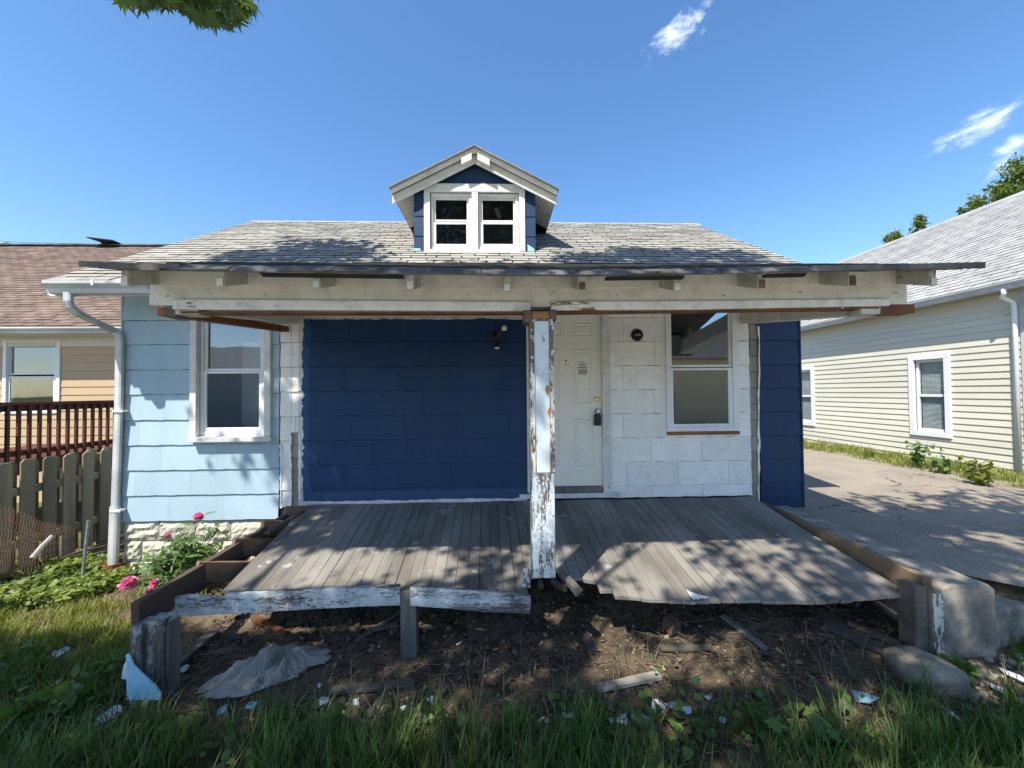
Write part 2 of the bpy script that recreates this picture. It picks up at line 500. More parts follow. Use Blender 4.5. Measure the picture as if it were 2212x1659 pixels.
mat_plain('deck_wood_dark', (0.085, 0.075, 0.065), (0.05, 0.045, 0.04), 4, G_X, rough=0.9, objvar=0.2)
mat_plain('joist_wood', (0.27, 0.165, 0.105), (0.16, 0.10, 0.065), 4, (0.1, 1, 1), rough=0.85, objvar=0.15, bscale=40, bstr=0.5)
mat_plain('rim_wood', (0.17, 0.115, 0.082), (0.075, 0.052, 0.042), 4, G_Y, rough=0.85, objvar=0.05, bscale=40, bstr=0.6)
mat_plain('rim_wood_right', (0.24, 0.165, 0.10), (0.11, 0.08, 0.055), 5, G_Y, rough=0.85, objvar=0.05, bscale=40, bstr=0.6)
mat_plain('raw_brown_wood', (0.20, 0.075, 0.028), (0.10, 0.036, 0.016), 5, G_Y, rough=0.7, objvar=0.08, bscale=40)
mat_plain('raw_orange_wood', (0.36, 0.17, 0.06), (0.22, 0.09, 0.035), 6, G_X, rough=0.75, objvar=0.08, bscale=40)
mat_plain('old_wood_grey', (0.20, 0.185, 0.16), (0.11, 0.10, 0.09), 5, G_Z, rough=0.9, objvar=0.2, bscale=50, bstr=0.5)
mat_plain('old_shake', (0.36, 0.335, 0.28), (0.25, 0.23, 0.19), 8, (1, 1, 0.12), rough=0.9, objvar=0.12, bscale=60, bstr=0.5)
mat_plain('loose_plank', (0.15, 0.125, 0.10), (0.09, 0.075, 0.06), 5, (1, 1, 1), rough=0.9, objvar=0.25, bscale=50)
mat_plain('grey_shingle', (0.345, 0.325, 0.285), (0.275, 0.26, 0.23), 2.2, rough=0.95, objvar=0.09, bscale=160, bstr=0.45, speck=(140, (0.13, 0.13, 0.13)), spec=0.1)
mat_plain('eave_shingle', (0.135, 0.13, 0.125), (0.075, 0.073, 0.07), 5, rough=0.95, objvar=0.18, bscale=90, bstr=0.8, spec=0.1, speck=(70, (0.24, 0.23, 0.22)))  # darker than the grey shingles: shade of the drooping tabs put into colour
mat_plain('grey_shingle_edge', (0.045, 0.043, 0.04), None, 9, rough=0.95, objvar=0.1)
mat_plain('brown_shingle_edge', (0.09, 0.06, 0.05), None, 9, rough=0.95, objvar=0.1)
mat_plain('pale_shingle_edge', (0.11, 0.11, 0.105), None, 9, rough=0.95, objvar=0.1)
mat_plain('brown_shingle', (0.21, 0.152, 0.120), (0.155, 0.112, 0.09), 2, rough=0.95, objvar=0.15, bscale=150, bstr=0.4, spec=0.1)
mat_plain('pale_shingle', (0.36, 0.355, 0.335), (0.29, 0.285, 0.275), 1.6, rough=0.95, objvar=0.07, bscale=120, bstr=0.4, spec=0.1)
mat_plain('roof_felt', (0.03, 0.03, 0.032), (0.02, 0.02, 0.02), 6, rough=0.9, objvar=0)
mat_plain('stone_cream', (0.56, 0.52, 0.42), (0.42, 0.39, 0.32), 6, rough=0.9, objvar=0.08, bscale=25, bstr=0.5, bdist=0.01)
mat_plain('mortar', (0.30, 0.29, 0.26), None, 8, rough=0.95, objvar=0)
mat_plain('vinyl_white', (0.76, 0.76, 0.75), (0.70, 0.70, 0.70), 3, rough=0.4, objvar=0.02, bstr=0.05, spec=0.4)
mat_plain('door_cream', (0.78, 0.745, 0.65), (0.74, 0.705, 0.61), 3, rough=0.5, objvar=0, bstr=0.08, spec=0.4, speck=(22, (0.46, 0.44, 0.37)), lo=0.4, hi=0.8)
mat_plain('gutter_metal', (0.56, 0.57, 0.55), (0.40, 0.41, 0.40), 3, (0.3, 1, 1), rough=0.45, objvar=0, bstr=0.1, spec=0.5)
mat_plain('clay_cup', (0.26, 0.075, 0.04), None, 8, rough=0.8)
mat_plain('brass', (0.75, 0.55, 0.20), (0.6, 0.42, 0.15), 8, rough=0.3, metal=1.0, objvar=0)
mat_plain('black_plastic', (0.012, 0.012, 0.014), None, 8, rough=0.4, objvar=0)
mat_plain('steel', (0.5, 0.5, 0.5), (0.35, 0.35, 0.35), 9, rough=0.35, metal=1.0, objvar=0)
mat_plain('bronze_fixture', (0.05, 0.038, 0.028), (0.02, 0.018, 0.016), 15, rough=0.5, objvar=0)
mat_plain('bulb_white', (0.78, 0.76, 0.70), None, 8, rough=0.25, objvar=0, spec=0.5)
mat_plain('paper', (0.74, 0.73, 0.68), (0.68, 0.67, 0.62), 6, rough=0.8, objvar=0, bstr=0.1)
mat_plain('ink', (0.09, 0.09, 0.10), None, 8, rough=0.8, objvar=0)
mat_plain('picture_print', (0.28, 0.27, 0.24), (0.46, 0.44, 0.40), 30, rough=0.8, objvar=0)
mat_plain('room_wall', (0.30, 0.29, 0.26), (0.24, 0.23, 0.21), 2, rough=0.9, objvar=0)
mat_plain('room_dark', (0.07, 0.06, 0.05), None, 2, rough=0.9, objvar=0)
mat_plain('room_floor', (0.10, 0.07, 0.045), None, 3, rough=0.6, objvar=0)
mat_plain('tan_clapboard', (0.50, 0.36, 0.215), (0.46, 0.33, 0.195), 3, rough=0.7, objvar=0.03, bscale=50, stretch=(0.2, 1, 1), bstr=0.15)
mat_plain('cream_trim', (0.62, 0.59, 0.50), None, 3, rough=0.6, objvar=0, lo=0.5, hi=0.9)
mat_plain('cream_vinyl', (0.64, 0.605, 0.50), (0.57, 0.54, 0.44), 1.3, rough=0.5, objvar=0.015, bscale=40, stretch=(1, 0.15, 1), bstr=0.1)
mat_plain('soffit_tan', (0.40, 0.28, 0.12), None, 3, rough=0.6, objvar=0)
mat_plain('fascia_grey_white', (0.52, 0.54, 0.56), None, 3, rough=0.5, objvar=0)
mat_plain('red_stain_wood', (0.115, 0.036, 0.024), (0.07, 0.024, 0.017), 5, G_Z, rough=0.6, objvar=0.12, bscale=50)
mat_plain('picket_wood', (0.29, 0.235, 0.165), (0.18, 0.15, 0.105), 4, G_Z, rough=0.9, objvar=0.16, bscale=50, bstr=0.5)
mat_plain('rusty_wire', (0.16, 0.075, 0.035), (0.09, 0.05, 0.03), 20, rough=0.8, objvar=0.1)
mat_plain('galvanised', (0.28, 0.30, 0.27), (0.18, 0.20, 0.18), 20, rough=0.5, metal=0.4)
mat_plain('blind_white', (0.66, 0.66, 0.64), None, 5, rough=0.7, objvar=0.03)
mat_plain('concrete', (0.38, 0.335, 0.265), (0.15, 0.135, 0.115), 5.0, rough=0.9, objvar=0, bscale=30, bstr=0.6, bdist=0.006, speck=(24, (0.16, 0.15, 0.14)))
mat_plain('pavement_concrete', (0.50, 0.475, 0.42), (0.42, 0.40, 0.355), 2, rough=0.9, objvar=0.06)
mat_plain('paint_chip', (0.66, 0.68, 0.67), (0.54, 0.55, 0.54), 30, rough=0.8, objvar=0.15)
mat_plain('boulder_rock', (0.31, 0.27, 0.195), (0.17, 0.15, 0.115), 6, rough=0.9, objvar=0, bscale=26, bstr=0.9, bdist=0.012, speck=(34, (0.12, 0.11, 0.09)))
mat_plain('pebbles', (0.21, 0.175, 0.14), (0.13, 0.105, 0.085), 6, rough=0.95, objvar=0.45, bstr=0.3)
mat_plain('soil_clods', (0.085, 0.064, 0.047), (0.045, 0.035, 0.028), 6, rough=1.0, objvar=0.35, bstr=0.5, spec=0.05)
mat_plain('twigs', (0.20, 0.155, 0.11), (0.11, 0.085, 0.06), 6, rough=0.9, objvar=0.3)
mat_plain('dry_leaf', (0.23, 0.17, 0.11), (0.16, 0.11, 0.07), 9, rough=0.9, objvar=0.35)
mat_plain('fragment_white', (0.66, 0.68, 0.67), (0.50, 0.53, 0.53), 7, rough=0.8, objvar=0.15)
mat_plain('fragment_blue', (0.30, 0.50, 0.58), (0.24, 0.42, 0.50), 9, rough=0.8, objvar=0.12, speck=(30, (0.12, 0.2, 0.25)))
mat_plain('brick_brown', (0.13, 0.075, 0.05), None, 9, rough=0.9)
mat_plain('brick_tan', (0.42, 0.30, 0.17), (0.34, 0.24, 0.14), 9, rough=0.9)
mat_plain('bark', (0.13, 0.11, 0.09), (0.07, 0.06, 0.05), 6, (1, 1, 0.2), rough=0.95, bscale=20, bstr=0.8, bdist=0.02)
mat_glass('window_glass', base=0.11)
mat_glass('clear_glass', base=0.02)
mat_glass('mirror_glass', base=0.27)
mat_glass('dark_glass', (0.55, 0.57, 0.58), 0.02)
mat_leaf('maple_leaf', (0.060, 0.105, 0.028), (0.085, 0.125, 0.040))
mat_leaf('tree_leaf', (0.075, 0.120, 0.022), (0.140, 0.165, 0.035), scale=0.8)
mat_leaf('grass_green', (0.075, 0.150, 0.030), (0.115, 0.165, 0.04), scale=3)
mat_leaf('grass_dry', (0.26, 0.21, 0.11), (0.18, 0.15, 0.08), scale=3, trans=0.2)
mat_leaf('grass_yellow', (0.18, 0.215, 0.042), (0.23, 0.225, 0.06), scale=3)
mat_leaf('ivy_leaf', (0.15, 0.215, 0.04), (0.20, 0.24, 0.06), scale=4)
mat_leaf('weed_leaf', (0.080, 0.150, 0.036), (0.12, 0.19, 0.045), scale=4)
mat_leaf('peony_leaf', (0.080, 0.150, 0.038), (0.115, 0.185, 0.05), scale=5)
mat_leaf('peony_pink', (0.80, 0.15, 0.34), (0.88, 0.45, 0.60), scale=30, trans=0.3, through=(1.1, 1.0, 1.1))
def mat_cloth():
    t = NT('plastic_sheet')
    c = t.mix(t.ramp(t.noise(9, (1, 1, 1), 5, 0.6), 0.35, 0.7), (0.48, 0.445, 0.39), (0.34, 0.31, 0.265))
    t.done(c, 0.6, t.noise(60, (1, 1, 1), 4, 0.6), 0.3, 0.004, 0.35)
    tl = t.n('BsdfTranslucent'); t.link(c, tl.inputs[0])
    ms = t.n('MixShader'); ms.inputs[0].default_value = 0.25
    t.link(t.b.outputs[0], ms.inputs[1]); t.link(tl.outputs[0], ms.inputs[2]); t.link(ms.outputs[0], t.out.inputs['Surface'])
mat_cloth()
def mat_ground():
    t = NT('bare_soil')
    s = t.sep()
    base = t.mix(t.ramp(t.noise(3.5, (1, 1, 1), 8, 0.7), 0.35, 0.65), (0.165, 0.122, 0.076), (0.045, 0.034, 0.025))
    base = t.mix(t.ramp(t.noise(45, (1, 1, 1), 3, 0.6), 0.60, 0.72), base, (0.32, 0.25, 0.17))
    base = t.mix(t.ramp(t.noise(90, (1, 1, 1), 2, 0.6, off=(4, 4, 4)), 0.64, 0.7), base, (0.035, 0.028, 0.022))
    green = t.mix(t.ramp(t.noise(6, (1, 1, 1), 6, 0.7, off=(7, 1, 3)), 0.4, 0.6), (0.085, 0.105, 0.032), (0.13, 0.115, 0.055))
    # turf away from the porch
    far = t.math('MAXIMUM', t.ramp(s[1], 8.5, 10.0), t.math('MAXIMUM', t.ramp(s[0], 7.0, 7.5), t.ramp(s[0], -5.2, -6.2)))
    far = t.math('MAXIMUM', far, t.ramp(s[1], 1.2, 0.4))
    base = t.mix(far, base, green)
    h = t.math('ADD', t.noise(22, (1, 1, 1), 8, 0.7), t.math('MULTIPLY', t.noise(90, (1, 1, 1), 4, 0.7), 0.4))
    t.done(base, 0.97, h, 0.9, 0.02, 0.1)
mat_ground()
def mat_asphalt():
    t = NT('worn_asphalt')
    c = t.mix(t.ramp(t.noise(1.3, (1, 1, 1), 7, 0.65), 0.3, 0.7), (0.31, 0.26, 0.20), (0.21, 0.18, 0.145))
    c = t.mix(t.ramp(t.noise(110, (1, 1, 1), 2, 0.7), 0.54, 0.66), c, (0.46, 0.39, 0.31))
    c = t.mix(t.ramp(t.noise(120, (1, 1, 1), 2, 0.7, off=(3, 3, 3)), 0.56, 0.66), c, (0.07, 0.062, 0.058))
    vo = t.n('TexVoronoi', feature='DISTANCE_TO_EDGE'); vo.inputs['Scale'].default_value = 1.7
    mp = t.n('Mapping'); mp.inputs['Scale'].default_value = (0.6, 1.3, 1)
    ad = t.n('VectorMath', operation='ADD'); nn = t.n('TexNoise'); nn.inputs['Scale'].default_value = 3; nn.inputs['Detail'].default_value = 5
    t.link(t.pos(), nn.inputs['Vector'])
    sc = t.n('VectorMath', operation='SCALE'); sc.inputs['Scale'].default_value = 0.5; t.link(nn.outputs['Color'], sc.inputs[0])
    t.link(t.pos(), ad.inputs[0]); t.link(sc.outputs[0], ad.inputs[1]); t.link(ad.outputs[0], mp.inputs[0]); t.link(mp.outputs[0], vo.inputs['Vector'])
    cr = t.ramp(vo.outputs['Distance'], 0.022, 0.006)
    c = t.mix(t.math('MULTIPLY', cr, t.ramp(t.noise(1.1, (1, 1, 1), 2, 0.5, off=(8, 8, 8)), 0.52, 0.62)), c, (0.07, 0.062, 0.055))
    t.done(c, 0.95, t.noise(110, (1, 1, 1), 3, 0.7), 0.6, 0.006, 0.15)
mat_asphalt()
def mat_brickwall():
    t = NT('tan_brickwork')
    b = t.n('TexBrick'); b.inputs['Color1'].default_value = (0.66, 0.50, 0.30, 1); b.inputs['Color2'].default_value = (0.58, 0.43, 0.26, 1)
    b.inputs['Mortar'].default_value = (0.30, 0.26, 0.20, 1); b.inputs['Scale'].default_value = 4.0; b.inputs['Mortar Size'].default_value = 0.012
    mp = t.n('Mapping'); mp.inputs['Rotation'].default_value = (math.pi/2, 0, 0); t.link(t.pos(), mp.inputs[0]); t.link(mp.outputs[0], b.inputs['Vector'])
    t.done(b.outputs['Color'], 0.9)
mat_brickwall()
# ------------------------------------------------------------------ the ground
YW = 4.65                     # face of the siding of the house
WALL_X = (at(2036, 1300, 2.70).x, at(2152, 1300, 2.70).x)         # concrete wall between porch and driveway
def drive_z(x, y):
    y = np.asarray(y, float)
    return 0.53 - 0.20*sm(3.3, 2.3, y) - 0.45*sm(2.6, -1.5, y) - 0.0*np.asarray(x)
def drive_left(y): return WALL_X[1] - 0.02 + np.clip(3.05 - np.asarray(y, float), 0, 9)*2.2
def ground_z(x, y):
    x = np.asarray(x, float); y = np.asarray(y, float)
    z = -0.025 - 0.16*sm(2.2, -0.5, y)
    z = z + 0.27*sm(2.9, 4.6, y)*sm(-2.7, -1.9, x)
    z = z + 0.13*sm(0.3, 1.9, x)*sm(2.3, 3.15, y)
    z = z - 0.07*sm(-2.6, -4.5, x)*sm(3.0, 4.6, y)
    zr = drive_z(x, y) - 0.05
    s_ = np.where(x < WALL_X[1] - 0.01, sm(2.72, 2.80, y), sm(3.02, 3.09, y)); xl = drive_left(y)
    k = sm(WALL_X[0]+0.06, WALL_X[1]-0.06, x)*s_ + sm(xl-0.10, xl+0.25, x)*(1 - s_)
    k = np.clip(k, 0, 1)
    return z*(1-k) + zr*k
def bumps(x, y):
    out = np.zeros(len(x))
    for i in range(len(x)):
        v = (x[i], y[i], 0.0)
        out[i] = mnoise.noise(Vector(v)*3.1)*0.022 + mnoise.noise(Vector(v)*9.0)*0.012 + mnoise.noise(Vector(v)*23.0)*0.006
    return out
def make_ground():
    xs = np.concatenate([[-900, -400, -200, -100, -60, -40, -25, -18, -13], np.arange(-9.5, -5.6, 0.25), np.arange(-5.6, 4.2, 0.06), np.arange(4.2, 8.6, 0.2), [9, 10, 12, 15, 20, 30, 45, 70, 120, 250, 500, 900]])
    ys = np.concatenate([[-900, -400, -200, -90, -50, -30, -20, -14, -11, -8, -5, -3, -1.5, -0.5, 0.2, 0.7, 1.1], np.arange(1.4, 5.0, 0.045), np.arange(5.0, 9.0, 0.25), [10, 12, 15, 20, 30, 45, 70, 120, 250, 500, 900]])
    X, Y = np.meshgrid(xs, ys); x = X.ravel(); y = Y.ravel()
    z = ground_z(x, y)
    near = (x > -5.7) & (x < 4.3) & (y > 1.35) & (y < 5.05)
    idx = np.where(near)[0]; b = np.zeros(len(x)); b[idx] = bumps(x[idx], y[idx])
    z = z + b*np.where(x > 3.0, 0.3, 1.0)
    nx, ny = len(xs), len(ys)
    a = (np.arange(ny-1)[:, None]*nx + np.arange(nx-1)[None]).ravel()
    Fc = np.stack([a, a+1, a+1+nx, a+nx], 1)
    obj_np('ground', np.stack([x, y, z], 1), Fc, 'bare_soil', smooth=True, kind='structure')
make_ground()

def make_drive():
    xs = np.linspace(WALL_X[1]-0.02, 7.6, 36)
    ys = np.concatenate([np.arange(-1.5, 7, 0.12), np.arange(7, 24, 0.6)])
    X, Y = np.meshgrid(xs, ys); x = X.ravel(); y = Y.ravel()
    edge = 7.55 + 0.0*y
    z = drive_z(x, y) - 0.02*((x - 5.4)/2.2)**2
    z = z + np.array([mnoise.noise(Vector((a, b, 0))*1.3)*0.008 for a, b in zip(x, y)])
    xl = drive_left(y); f_ = (x - xs[0])/(xs[-1]-xs[0]); x = xl + f_*np.maximum(7.6 - xl, 0.3)
    # ragged right border
    wob = np.array([mnoise.noise(Vector((5.0, b, 0))*2.2)*0.12 for b in y])
    x = np.where(x > 7.3, x + wob*(x-7.3)/0.3, x)
    nx, ny = len(xs), len(ys)
    a = (np.arange(ny-1)[:, None]*nx + np.arange(nx-1)[None]).ravel()
    Fc = np.stack([a, a+1, a+1+nx, a+nx], 1)
    obj_np('driveway', np.stack([x, y, z], 1), Fc, 'worn_asphalt', smooth=True, kind='structure')
make_drive()
# the street behind the photographer
m = MB(); m.box(-120, 120, -10.5, -3.6, -0.6, -0.17); m.build('road', 'pavement_concrete', kind='structure')

# pavement slabs under the camera, unseen, added to bounce sunlight onto the porch
PV = MB(); PV.box(-60, 60, -2.6, 0.75, -0.5, -0.135); PV.build('bounce_pavement', 'pavement_concrete', kind='structure')
# concrete wall along the driveway
def concrete_wall():
    t = thing('concrete_wall', 'low weathered concrete retaining wall between porch and driveway', 'wall', (3.1, 2.75, 0.0))
    m = MB(); n = 14
    y0, y1 = 2.70, 4.66
    vs = []; fs = []
    for i in range(n+1):
        y = y0 + (y1-y0)*i/n
        j = [mnoise.noise(Vector((i*0.7, k*3.0, 1)))*0.012 for k in range(6)]
        zt = 0.535
        vs += [(WALL_X[0]+0.004+abs(j[0]), y, -0.25), (WALL_X[0]+0.004+abs(j[1]), y, zt-0.03), (WALL_X[0]+0.06, y, zt+j[2]*0.6), (WALL_X[1]-0.05, y, zt+j[3]*0.6), (WALL_X[1]+j[4], y, zt-0.04), (WALL_X[1]+j[5], y, -0.25)]
    for i in range(n):
        for k in range(5):
            a = i*6 + k; fs.append((a, a+1, a+7, a+6))
    fs.append(tuple(range(6))); fs.append(tuple(n*6 + k for k in range(5, -1, -1)))
    m.add(vs, fs); m.build('wall_block', 'concrete', t, bevel=0.012)
    m = MB()
    z = 0.33
    m.hexa([(WALL_X[1]+0.004, 2.74, -0.25), (4.35, 2.95, -0.25), (4.35, 3.2, -0.25), (WALL_X[1]+0.004, 3.05, -0.25), (WALL_X[1]+0.004, 2.74, z), (4.35, 2.95, z-0.07), (4.35, 3.2, z-0.04), (WALL_X[1]+0.004, 3.05, z+0.03)])
    m.build('lower_step', 'concrete', t, bevel=0.02)
concrete_wall()
# ------------------------------------------------------------------ the blue house
HOUSE = thing('house', 'small one storey house with light blue, white and navy shingle siding and grey roof', 'house', (-0.6, 7.0, 0.0))
HX0, HX1 = at(262, 900, YW).x, at(1731, 900, YW).x
HYB = 10.2
FLOOR_Z = at(1230, 1062, YW).z
WTOP = 3.28
LW = rect_px(423, 668, 571, 945, YW)      # left window opening
RW = rect_px(1437, 655, 1592, 932, YW)    # right window opening
DR = rect_px(1146, 672, 1301, 1062, YW)   # door opening
HOLES = [LW, RW, DR]
WBASE_L = at(400, 1122, YW).z
WBASE_R = at(1680, 1100, YW).z
# core wall
m = MB()
for r in cut((HX0+0.02, HX1-0.02, WBASE_R+0.02, WTOP), HOLES):
    m.box(r[0], r[1], YW+0.02, YW+0.14, r[2], r[3])
m.box(HX0+0.02, HX1-0.02, YW+0.03, YW+0.13, WBASE_L, WBASE_R+0.02)
m.build('front_wall', 'roof_felt', HOUSE)
m = MB(); m.box(HX0+0.01, HX0+0.13, YW+0.141, HYB, 0.2, WTOP); m.box(HX1-0.13, HX1-0.01, YW+0.141, HYB, 0.2, WTOP); m.box(HX0+0.13, HX1-0.13, HYB-0.12, HYB, 0.2, WTOP)
m.build('side_walls', 'light_blue_siding', HOUSE)
# the rooms behind the windows
m = MB(); m.box(HX0+0.14, HX1-0.14, YW+0.15, HYB-0.13, 0.5, FLOOR_Z-0.02); m.build('room_floor', 'room_floor', HOUSE)
m = MB(); m.box(HX0+0.14, HX1-0.14, YW+0.15, HYB-0.13, 3.0, 3.03); m.build('room_ceiling', 'room_wall', HOUSE)
m = MB(); m.box(-1.45, -1.35, YW+0.16, 8.3, FLOOR_Z, 2.99); m.box(HX0+0.14, -1.45, 8.2, 8.3, FLOOR_Z, 2.99); m.build('room_partition', 'room_wall', HOUSE)
m = MB(); m.box(-1.34, HX1-0.14, 7.4, 7.5, FLOOR_Z, 2.99); m.build('room_partition', 'room_dark', HOUSE)
m = MB(); m.box(-3.42, -3.06, 5.45, 5.49, FLOOR_Z, 2.6); m.box(-2.98, -2.92, 5.3, 5.36, FLOOR_Z, 2.6); m.build('inner_door', 'vinyl_white', HOUSE, bevel=0.01)

# ---- siding shingles, each a piece of its own
def siding_piece(name, x0, x1, z0, z1, mat, wavy=0.0, lift=0.0):
    m = MB(); n = max(2, int((x1-x0)/0.045)) if wavy else 1
    yb, yt, th = YW - 0.012 - lift, YW + 0.001 - lift, 0.007
    ph = random.uniform(0, 6); fr = random.uniform(16, 22)
    vs = []; fs = []
    for i in range(n+1):
        x = x0 + (x1-x0)*i/n
        w = wavy*(math.sin(x*fr + ph) + 0.6*math.sin(x*fr*2.3 + ph*2))
        vs += [(x, yb, z0 + w), (x, yb + th, z0 + w), (x, yt, z1), (x, yt + th, z1)]
    for i in range(n):
        a = i*4; b = a+4
        fs += [(a, b, b+2, a+2), (a+1, a+3, b+3, b+1), (a, a+1, b+1, b), (a+2, b+2, b+3, a+3)]
    fs += [(0, 2, 3, 1), (n*4, n*4+1, n*4+3, n*4+2)]
    m.add(vs, fs)
    return m.build(name, mat, HOUSE)
def siding_zone(name, xpx0, xpx1, lines, mat, wpx=113, wavy=0.0, holes=(), off=0.0, top=None, stagger=True):
    """lines: photo heights of the course lower edges"""
    x0, x1 = at(xpx0, 900, YW).x, at(xpx1, 900, YW).x
    xm = (xpx0+xpx1)/2
    zs = [at(xm, y, YW).z for y in lines]
    w = 0.605
    for k, z in enumerate(zs):
        ztop = (zs[k-1] if k else (top or z + 0.29)) - (0.004 if k else 0)
        sh = (off + (0.5*w if (k % 2 and stagger) else 0) + random.uniform(-0.05, 0.05)) % w
        a = x0 - sh
        while a < x1:
            b = a + w
            a2, b2 = max(a, x0), min(b, x1)
            if b2 - a2 > 0.02:
                for r in cut((a2, b2 - (0.0025 if 'navy' in mat or 'porch' in mat else 0.0014 if 'blue' in mat else 0.004), z, ztop), holes):
                    siding_piece(name, r[0], r[1], r[2], r[3], mat, wavy if abs(r[2]-z) < 0.004 else 0)
            a = b
PADH = [(h[0]-0.0, h[1]+0.0, h[2]-0.0, h[3]) for h in HOLES]
siding_zone('siding_shingle', 263, 604, [692, 744, 798, 851, 906, 960, 1014, 1068, 1123], 'light_blue_siding', wavy=0.0022, holes=PADH, off=0.13, top=3.26)
siding_zone('siding_shingle', 606, 630, [740, 793, 846, 900, 952, 1006, 1058, 1095], 'white_siding', wavy=0.002, holes=PADH, off=0.2, top=2.95)
siding_zone('siding_shingle', 645, 1138, [686, 738, 791, 843, 896, 949, 1001, 1053, 1089], 'porch_wall_siding', wavy=0.0015, holes=PADH, off=0.35, top=2.98)
siding_zone('siding_shingle', 1319, 1621, [686, 737, 789, 841, 892, 944, 996, 1047, 1072], 'white_siding', wavy=0.0025, holes=PADH, off=0.11, top=2.98)
siding_zone('siding_shingle', 1640, 1731, [687, 735, 787, 838, 889, 940, 991, 1042, 1094], 'navy_siding', wavy=0.002, holes=PADH, off=0.0, top=3.2, stagger=False)
# broken-away strips with the old wood shingles showing
for (xa, xb, ys, n) in ((631, 644, (935, 1100), 6), (1622, 1637, (700, 1080), 11)):
    for k in range(n):
        y0 = ys[0] + (ys[1]-ys[0])*k/n; y1 = ys[0] + (ys[1]-ys[0])*(k+1)/n - 1.2
        a, b = at(xa, y1, YW).x - 0.01, at(xb, y1, YW).x + 0.01
        z0, z1 = at(xa, y1, YW).z, at(xa, y0, YW).z
        m = MB(); m.hexa([(a, YW+0.001, z0), (b, YW+0.001, z0), (b, YW+0.019, z0), (a, YW+0.019, z0), (a, YW+0.013, z1), (b, YW+0.013, z1), (b, YW+0.019, z1), (a, YW+0.019, z1)])
        m.build('old_wood_shingle', 'old_shake', HOUSE)
r = rect_px(631, 672, 646, 934, YW)
siding_zone('siding_shingle', 630, 646, [740, 793, 846, 900, 934], 'white_siding', holes=(), off=0.0, top=2.95)
# splintered edges of the broken siding beside the gap
for (xp, ya, yb, mat, sgn) in ((605, 960, 1098, 'white_siding', 1), (629, 940, 1095, 'white_siding', -1), (646, 940, 1085, 'white_siding', 1), (1638, 705, 1085, 'white_siding', 1)):
    m = MB(); n = 26; poly = []
    for i in range(n+1):
        y = ya + (yb-ya)*i/n
        p = at(xp + random.uniform(-1.8, 1.8)*sgn, y, YW-0.016); poly.append(p)
    for i in range(n, -1, -1):
        y = ya + (yb-ya)*i/n
        p = at(xp + sgn*3.2 + random.uniform(-1.2, 1.6)*sgn, y, YW-0.016); poly.append(p)
    for i in range(n):
        a, b, c, d = poly[i], poly[i+1], poly[2*n-i], poly[2*n+1-i]
        e = Vector((0, 0.007 + random.uniform(0, 0.004), 0))
        m.hexa([a, b, b+e, a+e, d, c, c+e, d+e])
    m.build('splintered_siding_edge', mat, HOUSE)
# base board of the porch wall and the plinth under the right corner
a = rect_px(646, 1086, 1138, 1090, YW); m = MB(); m.box(a[0], a[1], YW-0.03, YW-0.012, a[2]-0.01, a[3]); m.build('base_strip', 'white_trim', HOUSE)
a = rect_px(1643, 1094, 1729, 1112, YW); m = MB(); m.box(a[0], a[1], YW+0.012, YW+0.1, a[2]-0.1, a[3]+0.01); m.build('plinth', 'navy_siding', HOUSE)
m = MB(); m.box(HX0-0.004, HX0+0.012, YW-0.014, YW+0.03, WBASE_L, 3.02); m.build('corner_bead', 'light_blue_siding', HOUSE)
m = MB(); m.box(HX1-0.012, HX1+0.006, YW-0.016, YW+0.03, WBASE_R-0.02, 3.02); m.build('corner_bead', 'navy_siding', HOUSE)

# ---- foundation of rock-faced blocks under the blue wall
FND = MB(); FND.box(HX0+0.03, at(606, 1160, YW).x, YW+0.035, YW+0.12, -0.4, WBASE_L); FND.build('foundation', 'mortar', HOUSE)
def rock_block(x0, x1, z0, z1):
    m = MB(); nx, nz = 12, 6; vs = []; fs = []
    ox = random.uniform(0, 50)
    for j in range(nz+1):
        for i in range(nx+1):
            u, v = i/nx, j/nz
            e = min(u, 1-u)*nx; f = min(v, 1-v)*nz
            edge = min(1.0, min(e, f)/1.3)
            d = 0.012 + edge*(0.022 + 0.022*mnoise.noise(Vector((ox+u*4, v*5.0, 0))) + 0.014*mnoise.noise(Vector((ox+u*11, v*9, 4))))
            vs.append((x0+(x1-x0)*u, YW+0.034-d, z0+(z1-z0)*v))
    for j in range(nz):
        for i in range(nx):
            a = j*(nx+1)+i; fs.append((a, a+1, a+nx+2, a+nx+1))
    m.add(vs, fs)
    b = [j*(nx+1) for j in range(nz+1)]; t = [j*(nx+1)+nx for j in range(nz+1)]
    k = len(m.v)
    ring = list(range(nx+1)) + [j*(nx+1)+nx for j in range(1, nz+1)] + [nz*(nx+1)+i for i in range(nx-1, -1, -1)] + [j*(nx+1) for j in range(nz-1, 0, -1)]
    back = [(m.v[i][0], YW+0.04, m.v[i][2]) for i in ring]
    m.v += back
    n = len(ring)
    m.f += [(ring[i], ring[(i+1) % n], k+(i+1) % n, k+i) for i in range(n)]
    m.f.append(tuple(k+i for i in range(n)))
    return m.build('foundation_block', 'stone_cream', HOUSE)
for row, (y0, y1) in enumerate(((1125, 1169), (1171, 1214), (1216, 1258))):
    xs = [264, 340, 418, 496, 574] if row != 1 else [264, 303, 381, 459, 537, 606]
    for a, b in zip(xs, xs[1:]):
        r = rect_px(a+0.8, y0, b-0.8, y1, YW)
        rock_block(*r)

